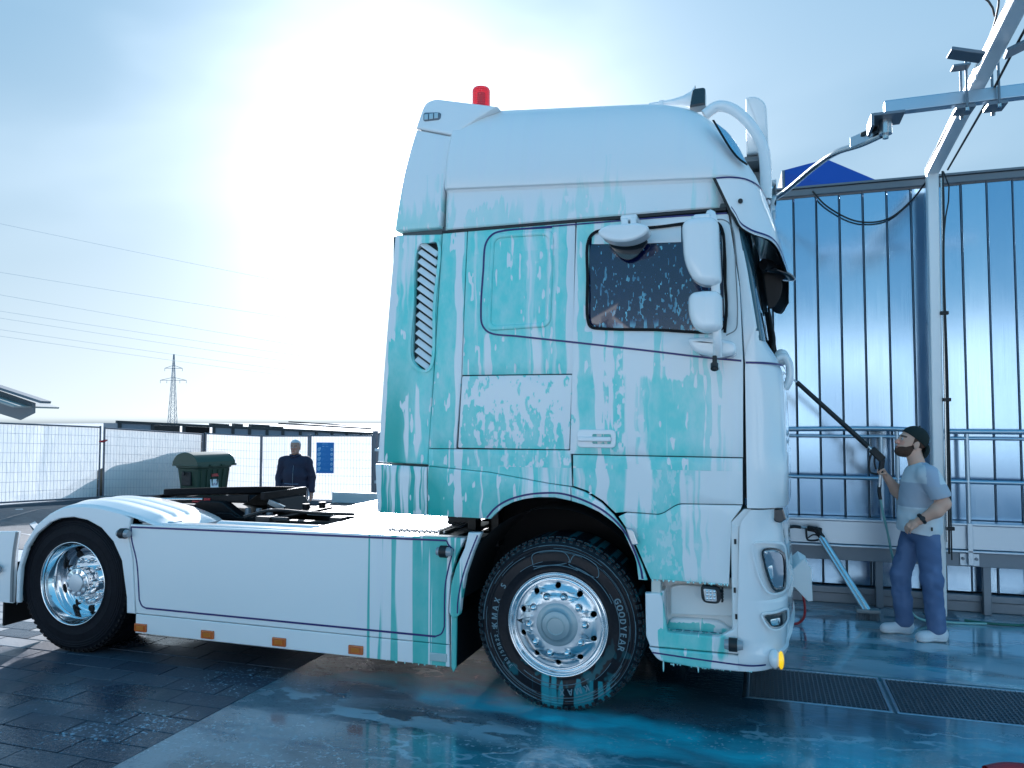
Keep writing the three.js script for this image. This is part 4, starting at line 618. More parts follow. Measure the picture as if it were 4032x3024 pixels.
// ---- bumper, step and lamps
{
  const bz = (x, y) => { const x0 = 1.03, xm = 1.31 - 0.02 * sst(0.5, 0.36, y) - 0.05 * sst(0.42, 0.34, y), R = 0.34, t = clamp((x - x0) / (xm - x0), 0, 0.995); return -R * (1 - Math.pow(1 - Math.pow(t, 2.4), 1 / 2.4)); };
  T('bumper', loft([[0.345, 1.0, 1.24, 1.29, 0.30, 2.4], [0.36, 1.02, 1.27, 1.33, 0.32, 2.4], [0.42, 1.03, 1.292, 1.355, 0.34, 2.4], [0.435, 1.03, 1.296, 1.36, 0.34, 2.4], [0.442, 1.03, 1.28, 1.342, 0.34, 2.4], [0.50, 1.03, 1.288, 1.35, 0.34, 2.4], [0.60, 1.03, 1.294, 1.355, 0.34, 2.4], [0.70, 1.03, 1.297, 1.355, 0.34, 2.4], [0.715, 1.032, 1.293, 1.35, 0.34, 2.4], [0.722, 1.032, 1.285, 1.34, 0.34, 2.4], [0.728, 1.034, 1.293, 1.35, 0.34, 2.4], [0.9, 1.038, 1.290, 1.345, 0.34, 2.4], [1.08, 1.045, 1.275, 1.33, 0.34, 2.4], [1.14, 1.055, 1.265, 1.32, 0.33, 2.4], [1.205, 1.105, 1.25, 1.30, 0.28, 2.4]]), M.white);
  T('bumper_return', mg([bx(1.0, 1.045, 0.50, 1.12, -0.30, -0.012, 0.01), panel([[1.0, 1.05], [1.048, 1.06], [1.105, 1.205], [1.07, 1.205], [1.0, 1.13]], { z: -0.015, depth: 0.2, bevel: 0.006 })]), M.whitePlastic);
  for (const [x, y] of [[1.022, 1.03], [1.016, 0.77], [1.022, 0.63]]) T('bumper_clip', bx(x - 0.006, x + 0.006, y - 0.014, y + 0.014, -0.012, -0.006), M.black);
  T('bumper_side', panel([[0.537, 0.722], [0.625, 0.726, 0.01], [0.642, 0.60], [0.655, 0.515, 0.02], [0.93, 0.515, 0.01], [1.005, 0.56], [1.03, 0.60], [1.03, 0.435], [0.56, 0.435], [0.54, 0.49]], { depth: 0.05, bevel: 0.008 }), M.soapy);
  T('bumper_post', bx(0.565, 0.62, 0.70, 0.81, -0.12, -0.03, 0.01), M.cream);
  T('bumper_lip', panel([[0.557, 0.428], [1.032, 0.428], [1.032, 0.345], [0.8, 0.345], [0.608, 0.362, 0.03], [0.575, 0.40, 0.02]], { z: 0.010, depth: 0.06, bevel: 0.012, steps: 3 }), M.soapy);
  T('navy_stripe', mg([ribbon([[0.575, 0.405], [0.8, 0.392], [1.03, 0.382], [1.10, 0.380], [1.17, 0.382]], 0.008, 0.014, { zf: (x, y) => Math.min(0, bz(x, y)) + (x > 1.035 ? -0.004 : -0.003) })]), M.navy);
  const st = T('entry_step', mg([bx(0.62, 1.02, 0.475, 0.503, -0.20, -0.02, 0.01), panel([[0.63, 0.50], [0.66, 0.565, 0.03], [0.93, 0.57, 0.04], [1.01, 0.51], [1.02, 0.48], [0.63, 0.48]], { z: -0.14, depth: 0.05, bevel: 0.02, steps: 4 })]), M.soapy);
  for (let j = 0; j < 3; j++) for (let i = 0; i < 6; i++) part('tread_slot', bx(0.69 + i * 0.047, 0.723 + i * 0.047, 0.501, 0.505, -0.135 + j * 0.042, -0.122 + j * 0.042, 0.001), M.galvDark, st);
  T('step_back', panel([[0.60, 0.52], [1.02, 0.52], [1.02, 0.80], [0.60, 0.80]], { z: -0.17, depth: 0.02 }), M.whitePlastic);
  T('step_side', mg([bx(0.60, 0.636, 0.50, 0.735, -0.28, -0.04, 0.01), panel([[0.66, 0.735], [0.70, 0.755, 0.03], [1.01, 0.752], [1.01, 0.60], [0.66, 0.585]], { z: -0.135, depth: 0.03, bevel: 0.008 })]), M.whitePlastic);
  const w = T('work_lamp', panel([[0.838, 0.782, 0.02], [0.93, 0.778, 0.02], [0.945, 0.75, 0.02], [0.942, 0.71, 0.02], [0.925, 0.692, 0.02], [0.858, 0.694, 0.02], [0.842, 0.715, 0.02]], { z: 0.002, depth: 0.07, bevel: 0.008 }), M.black);
  part('lamp_glass', panel([[0.853, 0.770, 0.01], [0.918, 0.767, 0.01], [0.922, 0.706, 0.01], [0.862, 0.707, 0.01]], { z: 0.008, depth: 0.006, bevel: 0.002 }), M.alloyDull, w);
  for (let j = 0; j < 3; j++) for (let i = 0; i < 3; i++) part('led', new THREE.SphereGeometry(0.0085, 10, 8).translate(0.872 + i * 0.019, 0.720 + j * 0.019, 0.006), M.chrome, w);
  for (let j = 0; j < 5; j++) part('cooling_fin', bx(0.944, 0.956, 0.70 + j * 0.016, 0.708 + j * 0.016, -0.06, -0.008), M.black, w);
  const hz = (x, y) => bz(x, y) + 0.012;
  const h = T('headlight', panel([[1.168, 0.985, 0.01], [1.225, 0.988, 0.03], [1.268, 0.955, 0.02], [1.276, 0.88, 0.02], [1.272, 0.782, 0.01], [1.225, 0.782, 0.02], [1.20, 0.83, 0.02], [1.176, 0.92, 0.03]], { depth: 0.03, bevel: 0.004, zf: hz, edge: 0.02 }), phy(rgb(0.30, 0.36, 0.42), 0.08, { metalness: 0.9, clearcoat: 1, clearcoatRoughness: 0.02 }));
  part('headlight_frame', ribbon([[1.165, 0.99], [1.225, 0.994], [1.268, 0.965], [1.279, 0.90], [1.276, 0.80], [1.27, 0.774], [1.225, 0.774], [1.196, 0.83], [1.172, 0.92]], 0.010, 0.002, { closed: true, zf: hz, t: 0.006 }), M.blackGloss, h);
  part('reflector', panel([[1.186, 0.90, 0.01], [1.21, 0.91, 0.01], [1.214, 0.835, 0.01], [1.20, 0.84, 0.01]], { z: 0.004, depth: 0.006, bevel: 0.002, zf: hz, edge: 0.02 }), M.chrome, h);
  T('headlight_surround', ribbon([[1.115, 1.02], [1.20, 1.03], [1.27, 1.01], [1.285, 0.95], [1.284, 0.77], [1.25, 0.755], [1.19, 0.765], [1.15, 0.83], [1.125, 0.92]], 0.010, -0.006, { closed: true, zf: hz, t: 0.008 }), M.white);
  const fl = T('fog_lamp', panel([[1.166, 0.642, 0.01], [1.282, 0.650, 0.01], [1.282, 0.60, 0.01], [1.255, 0.578, 0.02], [1.205, 0.582, 0.02]], { depth: 0.03, bevel: 0.003, zf: hz, edge: 0.02 }), M.blackGloss);
  part('reflector', panel([[1.195, 0.622, 0.01], [1.245, 0.625, 0.01], [1.245, 0.592, 0.01], [1.205, 0.59, 0.01]], { z: 0.004, depth: 0.006, bevel: 0.002, zf: hz, edge: 0.02 }), M.chrome, fl);
  part('fog_lamp_frame', ribbon([[1.155, 0.652], [1.22, 0.658], [1.285, 0.660], [1.287, 0.60], [1.255, 0.568], [1.20, 0.572]], 0.010, 0.0, { closed: true, zf: hz, t: 0.006 }), M.white, fl);
  const am = T('corner_marker', new THREE.SphereGeometry(0.055, 20, 14).scale(0.6, 0.9, 0.9).translate(1.215, 0.415, -0.045), M.white);
  part('amber_lens', new THREE.SphereGeometry(0.040, 18, 12).scale(0.42, 1.2, 1).translate(1.247, 0.413, -0.035), phy(rgb(0.95, 0.55, 0.0), 0.15, { clearcoat: 1, emissive: rgb(1, 0.6, 0), emissiveIntensity: 0.35 }), am);
  T('grille_corner', panel([[1.205, 1.20], [1.27, 1.205], [1.285, 1.15], [1.255, 1.125, 0.02], [1.22, 1.14, 0.02]], { z: -0.10, depth: 0.05, bevel: 0.006 }), M.blackGloss);
  T('front_step_flap', mg([panel([[1.33, 0.68], [1.405, 0.765], [1.42, 0.775], [1.428, 0.762], [1.438, 0.752], [1.442, 0.735], [1.452, 0.726], [1.462, 0.72], [1.466, 0.505], [1.44, 0.50], [1.36, 0.585], [1.33, 0.60]], { z: -1.10, depth: 0.03, bevel: 0.006 }), panel([[1.33, 0.675], [1.40, 0.74], [1.45, 0.71], [1.452, 0.52], [1.36, 0.60], [1.33, 0.61]], { z: -1.13, depth: 0.5, bevel: 0.006 })]), M.whitePlastic);
  const sl = (x, y) => { const g = T('side_lamp', rod([x - 0.022, y, 0.03], [x + 0.022, y, 0.03], 0.036, 0.036, 18), M.black); const lm = phy(rgb(0.30, 0.32, 0.34), 0.15, { clearcoat: 1 }); part('clear_lens', rod([x + 0.022, y, 0.03], [x + 0.052, y, 0.03], 0.030, 0.022, 16), lm, g); part('clear_lens', rod([x - 0.022, y, 0.03], [x - 0.045, y, 0.03], 0.030, 0.024, 16), lm, g); part('lamp_stalk', rod([x, y, -0.01], [x, y, 0.02], 0.016), M.black, g); };
  sl(1.005, 0.49); sl(-0.665, 0.895); sl(-3.095, 0.895); sl(-4.30, 0.58);
}
// ---- side skirt and rear
T('side_skirt', panel([[-3.06, 0.955], [-0.545, 0.975, 0.01], [-0.60, 0.86], [-0.635, 0.74], [-0.65, 0.56], [-0.645, 0.338], [-2.995, 0.345], [-3.01, 0.50], [-3.03, 0.72], [-3.075, 0.88]], { depth: 0.04, bevel: 0.006 }), M.soapy);
{ const r = T('skirt_rail', panel([[-2.997, 0.338], [-0.645, 0.332], [-0.64, 0.205], [-3.0, 0.21]], { depth: 0.04, bevel: 0.006 }), M.soapy);
  for (const x of [-2.95, -2.39, -1.83, -1.27]) { const l = part('amber_marker', bx(x - 0.052, x + 0.052, 0.222, 0.278, -0.004, 0.012, 0.012), M.amber, r); l.userData.label = 'small amber side marker lamp'; part('marker_bulb', bx(x - 0.03, x + 0.03, 0.235, 0.265, 0.010, 0.014, 0.003), std(rgb(0.5, 0.14, 0.01), 0.3), l); }
  part('clear_marker', bx(-0.765, -0.655, 0.232, 0.282, -0.004, 0.010, 0.016), phy(rgb(0.40, 0.5, 0.5), 0.15, { clearcoat: 1 }), r); }
T('navy_stripe', mg([ribbon([[-3.055, 0.938], [-0.66, 0.957]], 0.012, 0.001, { smooth: false }), ribbon([[-0.66, 0.957], [-0.645, 0.93], [-0.615, 0.905]], 0.009, 0.001), ribbon([[-0.615, 0.905], [-0.645, 0.80], [-0.668, 0.68], [-0.672, 0.44]], 0.008, 0.001), ribbon([[-0.672, 0.44], [-0.69, 0.40], [-0.73, 0.378]], 0.008, 0.001), ribbon([[-0.73, 0.378], [-2.91, 0.386]], 0.012, 0.001, { smooth: false }), ribbon([[-2.91, 0.386], [-2.945, 0.40], [-2.97, 0.44]], 0.009, 0.001), ribbon([[-2.97, 0.44], [-2.98, 0.55], [-3.0, 0.70], [-3.05, 0.86], [-3.055, 0.938]], 0.009, 0.001)]), M.navy);
T('skirt_top', bx(-3.0, -0.56, 0.955, 0.972, -0.12, -0.042), M.white); T('skirt_underside', bx(-3.0, -0.56, 0.90, 0.93, -0.55, -0.12), M.galvDark);
T('arch_trim', panel([[-0.435, 1.015], [-0.485, 0.90], [-0.535, 0.76], [-0.565, 0.60], [-0.572, 0.52, 0.02], [-0.615, 0.495, 0.03], [-0.64, 0.53, 0.02], [-0.625, 0.70], [-0.595, 0.80], [-0.538, 0.92], [-0.515, 1.012]], { z: 0.012, depth: 0.05, bevel: 0.008 }), M.soapy);
T('navy_stripe', ribbon([[-0.455, 1.0], [-0.505, 0.88], [-0.553, 0.74], [-0.58, 0.60], [-0.583, 0.53]], 0.008, 0.013), M.navy);
T('mud_flap', panel([[-0.63, 0.50], [-0.60, 0.50], [-0.605, 0.20], [-0.625, 0.19]], { z: -0.03, depth: 0.5, bevel: 0.006 }), M.rubber); T('mud_flap_edge', panel([[-0.634, 0.50], [-0.598, 0.50], [-0.602, 0.20], [-0.618, 0.175], [-0.63, 0.20]], { z: -0.008, depth: 0.02, bevel: 0.005 }), M.soapy);
{
  const prof = [[-4.10, 0.34], [-4.10, 0.56], [-4.04, 0.76], [-3.93, 0.915], [-3.80, 1.01], [-3.66, 1.065], [-3.5, 1.082], [-3.34, 1.075], [-3.15, 1.045], [-2.98, 1.01], [-2.80, 0.955], [-2.70, 0.90]];
  const c = new THREE.CatmullRomCurve3(prof.map((p) => V(p[0], p[1], 0)), false, 'centripetal').getPoints(60);
  const rows = []; for (const [z, dy] of [[0.0, -0.02], [-0.008, -0.006], [-0.03, 0.0], [-0.12, 0.012], [-0.16, 0.022], [-0.19, 0.008], [-0.25, 0.012], [-0.29, 0.024], [-0.32, 0.010], [-0.38, 0.012], [-0.42, 0.024], [-0.45, 0.010], [-0.58, 0.0], [-0.62, -0.03], [-0.63, -0.10]]) rows.push(c.map((p) => { const u = clamp((p.x + 4.1) / 1.4), d = dy > 0.005 && u > 0.25 && u < 0.85 ? dy : Math.min(dy, 0.008); return [p.x, p.y + d, z]; }));
  const f = T('rear_wheel_arch', grid(rows, { crease: 1.0 }), M.white);
  const open = [[-3.075, 0.34], [-3.08, 0.45], [-3.13, 0.70], [-3.21, 0.83], [-3.32, 0.922], [-3.45, 0.972], [-3.58, 0.988], [-3.70, 0.975], [-3.80, 0.94], [-3.93, 0.85], [-4.01, 0.75], [-4.065, 0.60], [-4.075, 0.45], [-4.075, 0.34]];
  part('arch_flange', panel([[-4.105, 0.34], [-4.105, 0.56], [-4.045, 0.76], [-3.935, 0.91], [-3.80, 1.003], [-3.66, 1.055], [-3.5, 1.068], [-3.34, 1.06], [-3.15, 1.03], [-3.06, 1.0], [-3.082, 0.88], [-3.04, 0.72], [-3.018, 0.50], [-3.008, 0.34], ...open], { z: 0.004, depth: 0.035, bevel: 0.010, steps: 3 }), M.white, f);
  part('arch_lining', (() => { const r = []; for (let i = 0; i <= 24; i++) { const a = Math.PI * (-0.08 + 1.16 * i / 24); r.push([-0.03, -0.62].map((z) => [-3.58 + 0.505 * Math.cos(a), 0.47 + 0.515 * Math.sin(a), z])); } return grid(r); })(), M.core, f);
  part('marker_hole', new THREE.SphereGeometry(0.05, 16, 10).scale(1, 0.35, 0.4).translate(-2.97, 0.985, -0.03), M.galvDark, f);
  part('marker_lamp', bx(-2.80, -2.74, 0.93, 0.98, -0.16, -0.05, 0.015), M.alloyDull, f);
  T('rear_side_panel', panel([[-4.95, 0.82], [-4.20, 0.855, 0.02], [-4.115, 0.86], [-4.135, 0.70], [-4.15, 0.33], [-4.95, 0.33]], { depth: 0.03, bevel: 0.006 }), M.white);
  T('panel_edge_seal', ribbon([[-4.112, 0.855], [-4.135, 0.72], [-4.148, 0.55], [-4.148, 0.34]], 0.022, 0.003, { t: 0.006 }), M.greyTrim);
  T('rear_mud_flap', bx(-4.30, -4.28, 0.14, 0.6, -0.62, -0.05), M.rubber);
}
T('far_side_skirt', bx(-3.0, -0.62, 0.21, 0.96, -2.60, -2.56), M.white); T('far_bumper', bx(0.55, 1.0, 0.36, 0.8, -2.59, -2.4), M.white);
// ---- deck and fifth wheel
{
  const chk = tex(512, 512, (u, v, o) => { const s = 10, a = u * s, b = v * s, i = Math.floor(a), j = Math.floor(b), fx = a - i - 0.5, fy = b - j - 0.5, q = (i + j) % 2 ? [fx, fy] : [fy, fx]; const d = Math.hypot((q[0] + q[1]) * 0.85, (q[0] - q[1]) * 2.8); o[0] = o[1] = o[2] = 255 * (1 - sst(0.35, 0.55, d)) ; }, { srgb: false, repeat: true });
  const plate = (x0, x1, y, z0, z1) => { const g = bx(x0, x1, y - 0.008, y, z0, z1, 0.003), p = g.attributes.position, uv = g.attributes.uv; for (let i = 0; i < p.count; i++) uv.setXY(i, p.getX(i) * 3, p.getZ(i) * 3); return g; };
  const tread = std(rgb(0.17, 0.18, 0.19), 0.40, 1, { bumpMap: chk, bumpScale: 0.014 });
  T('deck_plate', plate(-2.25, -0.82, 0.948, -1.62, -0.95), tread); T('deck_plate', plate(-1.75, -0.68, 0.955, -0.93, -0.135), tread); T('deck_plate', plate(-2.25, -0.70, 0.950, -2.5, -1.64), tread);
  T('deck_ribs', mg(Array.from({ length: 12 }, (_, i) => bx(-1.2 + i * 0.036, -1.185 + i * 0.036, 0.956, 0.972, -0.95, -0.28, 0.002))), M.alloyDull);
  T('air_tank', mg([rod([-2.55, 0.88, -0.32], [-1.75, 0.88, -0.32], 0.085, 0.085, 20), new THREE.SphereGeometry(0.085, 18, 12).scale(0.5, 1, 1).translate(-2.55, 0.88, -0.32), new THREE.SphereGeometry(0.085, 18, 12).scale(0.5, 1, 1).translate(-1.75, 0.88, -0.32)]), M.white);
  T('valve_block', mg([bx(-2.36, -2.24, 0.94, 0.985, -0.53, -0.45), rod([-2.24, 0.97, -0.48], [-2.08, 0.975, -0.45], 0.014), bx(-1.86, -1.76, 0.93, 0.975, -0.72, -0.64), tube([[-2.5, 0.97, -0.5], [-2.35, 1.01, -0.62], [-2.1, 0.98, -0.8], [-1.8, 0.97, -0.9]], 0.012)]), M.black);
  T('air_line', mg([tube([[-1.5, 0.97, -2.3], [-1.4, 1.06, -2.2], [-1.25, 1.0, -2.1], [-1.1, 1.07, -2.15], [-0.95, 1.0, -2.2]], 0.014, { seg: 40 }), bx(-1.75, -1.6, 0.95, 1.03, -2.4, -2.25), tube([[-0.9, 0.98, -0.9], [-0.7, 1.08, -0.8], [-0.5, 1.0, -0.85]], 0.014), bx(-0.95, -0.75, 0.9, 1.02, -0.85, -0.7), bx(-0.72, -0.66, 0.85, 1.14, -0.6, -0.5), bx(-0.55, -0.5, 0.85, 1.14, -0.6, -0.5)]), M.black);
  const fw = T('fifth_wheel', (() => { const S = poly([[-0.62, -0.36, 0.05], [-0.52, -0.46, 0.1], [0.18, -0.48, 0.1], [0.50, -0.30, 0.25], [0.53, 0, 0.2], [0.50, 0.30, 0.25], [0.18, 0.48, 0.1], [-0.52, 0.46, 0.1], [-0.62, 0.36, 0.05], [-0.58, 0.10, 0.05], [-0.05, 0.06, 0.06], [-0.05, -0.06, 0.06], [-0.58, -0.10, 0.05]]); const g = new THREE.ExtrudeGeometry(S, { depth: 0.05, bevelEnabled: true, bevelSize: 0.012, bevelThickness: 0.01, bevelSegments: 2 }); return g.rotateX(-Math.PI / 2).scale(0.86, 0.8, 0.80).rotateX(-0.085).rotateZ(0.05).translate(-3.16, 1.055, -1.3); })(), phy(rgb(0.008, 0.008, 0.010), 0.75, { specularIntensity: 0.2 }));
  part('ramp', mg([bar([-3.68, 1.045, -1.55], [-3.95, 0.985, -1.55], 0.2, 0.03, V(0, 1, 0)), bar([-3.68, 1.045, -1.05], [-3.95, 0.985, -1.05], 0.2, 0.03, V(0, 1, 0))]), M.grease, fw);
  part('skirt_plate', mg([bar([-3.50, 1.02, -0.93], [-2.78, 1.06, -0.93], 0.02, 0.055), bar([-3.50, 1.02, -1.66], [-2.78, 1.06, -1.66], 0.02, 0.055), bar([-2.70, 1.07, -1.6], [-2.70, 1.07, -1.0], 0.04, 0.06)]), M.grease, fw);
  for (const z of [-0.9, -1.7]) { const b = part('pedestal', panel([[-3.42, 0.90], [-2.75, 0.90], [-2.85, 0.95], [-2.98, 1.03, 0.02], [-3.2, 1.03, 0.02], [-3.32, 0.95]], { z: z + 0.05, depth: 0.1, bevel: 0.008 }), M.grease, fw); }
  part('mounting_plate', mg([bx(-3.6, -2.5, 0.895, 0.915, -1.75, -0.85), panel([[-3.6, 0.90], [-2.45, 0.90], [-2.45, 0.945, 0.01], [-2.62, 0.945, 0.01], [-2.66, 0.92], [-2.82, 0.92], [-2.86, 0.945, 0.01], [-3.0, 0.945, 0.01], [-3.04, 0.92], [-3.2, 0.92], [-3.24, 0.945, 0.01], [-3.6, 0.945, 0.01]], { z: -0.82, depth: 0.04, bevel: 0.004 })]), M.grease, fw);
  for (const x of [-3.55, -3.46, -3.36, -2.72, -2.62, -2.52]) part('bolt', new THREE.CylinderGeometry(0.022, 0.026, 0.055, 8).translate(x, 0.965, -0.845), M.galvDark, fw);
  part('warning_label', bx(-3.32, -3.14, 1.012, 1.05, -0.915, -0.911, 0.001), std(rgb(0.5, 0.02, 0.03), 0.4), fw);
  part('release_handle', mg([rod([-3.75, 1.035, -0.78], [-3.1, 1.055, -0.78], 0.011), rod([-3.75, 1.035, -0.78], [-3.85, 1.02, -0.78], 0.014)]), M.steel, fw);
  part('front_guide', panel([[-2.72, 0.93], [-2.56, 0.93], [-2.62, 1.03], [-2.74, 1.05]], { z: -1.1, depth: 0.4, bevel: 0.01 }), M.grease, fw); part('guide_plate', bar([-2.70, 1.02, -1.085], [-2.55, 0.965, -1.085], 0.02, 0.045), M.steel, fw);
  part('bolt', rod([-2.42, 0.95, -1.2], [-2.42, 1.0, -1.2], 0.03, 0.03, 8), M.grease, fw); part('bolt', rod([-2.36, 0.95, -1.35], [-2.36, 1.0, -1.35], 0.03, 0.03, 8), M.grease, fw);
}
// ---- wheels
const font = await new FontLoader().loadAsync('fonts/droid/droid_sans_bold.typeface.json');
function ringText(str, r, size, a0, da, z, flipped) {
  const l = []; [...str].forEach((ch, i) => { if (ch === ' ') return; const g = new TextGeometry(ch, { font, size, depth: 0.004, curveSegments: 3, bevelEnabled: false }); g.computeBoundingBox(); const b = g.boundingBox; g.translate(-(b.max.x + b.min.x) / 2, -size / 2, 0); const a = a0 - i * da; if (flipped) g.rotateZ(Math.PI); g.translate(0, r, z).rotateZ(a); l.push(g); }); return l;
}
function wheel(x, dual) {
  const root = new THREE.Group(); root.name = 'wheel'; root.position.set(x, 0.5, -0.05); truck.add(root);
  const W = dual ? 0.60 : 0.37, RO = 0.502;
  const prof = [[0.285, -0.01], [0.298, 0.006], [0.31, 0.008], [0.318, 0.003], [0.33, 0.008], [0.36, 0.010], [0.362, 0.013], [0.366, 0.013], [0.368, 0.010], [0.405, 0.009], [0.408, 0.005], [0.418, 0.005], [0.421, 0.0085], [0.424, 0.0085], [0.427, 0.004], [0.434, 0.004], [0.437, 0.0075], [0.440, 0.0075], [0.443, 0.003], [0.450, 0.0025], [0.453, 0.005], [0.456, 0.005], [0.459, -0.001], [0.470, -0.006], [0.486, -0.016], [0.496, -0.034], [RO - 0.003, -0.05]];
  const inner = []; for (let i = 1; i < 8; i++) { const z = -0.05 - (W - 0.1) * i / 8; inner.push([RO, z + 0.006], [RO - 0.012, z + 0.004], [RO - 0.012, z - 0.004], [RO, z - 0.006]); }
  const all = [...prof, ...inner, [RO - 0.003, -W + 0.05], [0.47, -W + 0.006], [0.42, -W], [0.30, -W], [0.285, -W + 0.02]];
  const g = new THREE.LatheGeometry(all.map((p) => new THREE.Vector2(p[0], p[1])), 96).rotateX(Math.PI / 2);
  const p = g.attributes.position, uv = g.attributes.uv; for (let i = 0; i < p.count; i++) uv.setXY(i, 0.5 + p.getX(i) / 1.02, 0.5 + p.getY(i) / 1.02);
  const soap = (X, Y) => { const r = Math.hypot(X, Y); let d = 0; if (!dual) { const col = Math.abs(X + 0.035 + 0.01 * vn(1, Y * 12)); d = Y < -0.25 ? sst(0.07, 0.045, col) * sst(0.25, 0.55, vn(X * 46, Y * 3)) : 0; d = Math.max(d, (Y < -0.3 ? 1 : 0) * sst(0.70, 0.78, vn(X * 40, Y * 5)) * 0.8); d = Math.max(d, sst(0.62, 0.72, fbm(X * 16, Y * 14, 3)) * sst(0.1, -0.5, Y) * 0.5, r > 0.49 ? sst(0.55, 0.7, vn(Math.atan2(Y, X) * 22, 1)) * 0.5 : 0); } return d; };
  const map = tex(768, 768, (u, v, o) => { const X = (u - 0.5) * 1.02, Y = (v - 0.5) * 1.02, d = soap(X, Y), n = 0.7 + 0.6 * vn(X * 90, Y * 90); const r = mix(0.004 * n, 0.02, d), gg = mix(0.005 * n, 0.26, d), b = mix(0.009 * n, 0.32, d); o[0] = 255 * Math.pow(r, 1 / 2.2); o[1] = 255 * Math.pow(gg, 1 / 2.2); o[2] = 255 * Math.pow(b, 1 / 2.2); });
  const rub = phy(0xffffff, dual ? 0.6 : 0.42, { map, specularIntensity: dual ? 0.25 : 0.35, clearcoat: dual ? 0 : 0.10, clearcoatRoughness: 0.15 });
  const tyre = part('tyre', g, rub, root);
  const lugs = []; for (let i = 0; i < 72; i++) { const a = i / 72 * Math.PI * 2; lugs.push(new THREE.BoxGeometry(0.030, 0.03, 0.07).translate(0, 0.487, -0.062).rotateZ(a)); lugs.push(new THREE.BoxGeometry(0.022, 0.02, 0.03).translate(0, 0.479, -0.022).rotateZ(a + 0.01)); }
  part('tread_blocks', mg(lugs), dual ? M.rubber : rub, tyre);
  if (!dual) { const t = [...ringText('GOODYEAR', 0.387, 0.036, -1.15, 0.10, 0.006), ...ringText('KMAX S', 0.387, 0.034, 1.65, 0.125, 0.006), ...ringText('385/55R22.5', 0.387, 0.024, 2.32, 0.062, 0.006), ...ringText('KMAX', 0.387, 0.036, 3.6, 0.13, 0.006)];
    part('sidewall_lettering', mg(t), std(rgb(0.13, 0.22, 0.26), 0.45), tyre);
    const ridges = []; for (const [a0, a1, r] of [[0.42, 1.25, 0.352], [-2.2, -1.0, 0.345], [1.2, 2.0, 0.34]]) { const pts = []; for (let i = 0; i <= 16; i++) { const a = mix(a0, a1, i / 16); pts.push([r * Math.cos(a), r * Math.sin(a), 0.010]); } ridges.push(tube(pts, 0.0025, { seg: 40, rad: 5 })); } for (const k of [0, 1]) { const P = (a, r) => [r * Math.sin(a), r * Math.cos(a), 0.0095]; ridges.push(tube([P(-0.42 + k * 0.62, 0.355), P(-0.36 + k * 0.62, 0.42), P(0.10 + k * 0.5, 0.42), P(0.20 + k * 0.5, 0.375), P(0.12 + k * 0.5, 0.355), P(-0.42 + k * 0.62, 0.355)], 0.0028, { seg: 60, rad: 5 })); } { const rr = rng(12); for (const r of [0.3665, 0.4195, 0.4255, 0.4385, 0.4545, 0.4575]) { let a = rr() * 6.28; for (let k = 0; k < 5; k++) { const len = 0.35 + rr() * 0.9, pts = []; for (let i = 0; i <= 14; i++) { const q = a + len * i / 14; pts.push([r * Math.cos(q), r * Math.sin(q), r < 0.4 ? 0.0135 : r > 0.45 ? 0.0055 : 0.0085]); } ridges.push(tube(pts, 0.0011 + 0.0007 * rr(), { seg: 28, rad: 5 })); a += len + 0.1 + rr() * 0.6; } } } part('ridges_and_glints', mg(ridges), std(rgb(0.10, 0.18, 0.22), 0.45), tyre); }  // broken pale arcs put the wet highlights of the ridges into colour
  const lathe = (pts, n = 72) => new THREE.LatheGeometry(pts.map((q) => new THREE.Vector2(q[0], q[1])), n).rotateX(Math.PI / 2);
  if (!dual) {
    const rim = part('rim', lathe([[0.285, -0.02], [0.292, 0.006], [0.298, 0.012], [0.300, 0.006], [0.294, 0.002], [0.288, 0.010], [0.280, 0.008], [0.272, -0.012], [0.262, -0.014], [0.254, -0.006]].reverse()), M.alloy, root);
    const S = new THREE.Shape().absarc(0, 0, 0.256, 0, Math.PI * 2); S.holes.push(new THREE.Path().absarc(0, 0, 0.085, 0, Math.PI * 2, true)); for (let i = 0; i < 10; i++) { const a = (i + 0.5) / 10 * Math.PI * 2; S.holes.push(new THREE.Path().absarc(0.222 * Math.cos(a), 0.222 * Math.sin(a), 0.020, 0, Math.PI * 2, true)); }
    let d = new THREE.ExtrudeGeometry(S, { depth: 0.012, bevelEnabled: true, bevelSize: 0.004, bevelThickness: 0.004, bevelSegments: 3, curveSegments: 48 }); d = new TessellateModifier(0.03, 5).modify(d.toNonIndexed());
    const q = d.attributes.position; for (let i = 0; i < q.count; i++) { const r = Math.hypot(q.getX(i), q.getY(i)); q.setZ(i, q.getZ(i) - 0.012 - 0.022 * sst(0.19, 0.235, r) + 0.012 * sst(0.185, 0.16, r)); } d.deleteAttribute('normal'); d = toCreasedNormals(d, 0.5);
    const wet = tex(512, 512, (u, v, o) => { const X = u, Y = v; const n = fbm(X * 40, Y * 40, 3); const k = 1 - 0.35 * sst(0.5, 0.75, n); o[0] = 185 * k; o[1] = 195 * k; o[2] = 200 * k; });
    part('wheel_disc', d, std(rgb(0.62, 0.67, 0.71), 0.30, 1), rim);
    part('hub', lathe([[0.0, 0.052], [0.055, 0.052], [0.062, 0.046], [0.078, 0.046], [0.084, 0.040], [0.088, 0.024], [0.105, 0.022], [0.122, 0.018], [0.128, 0.010], [0.130, -0.01]].reverse(), 48), std(rgb(0.36, 0.44, 0.47), 0.5, 0.6), rim);
    part('hub_ring', lathe([[0.046, 0.052], [0.050, 0.056], [0.056, 0.052]].reverse(), 40), std(rgb(0.30, 0.40, 0.43), 0.5, 0.5), rim);
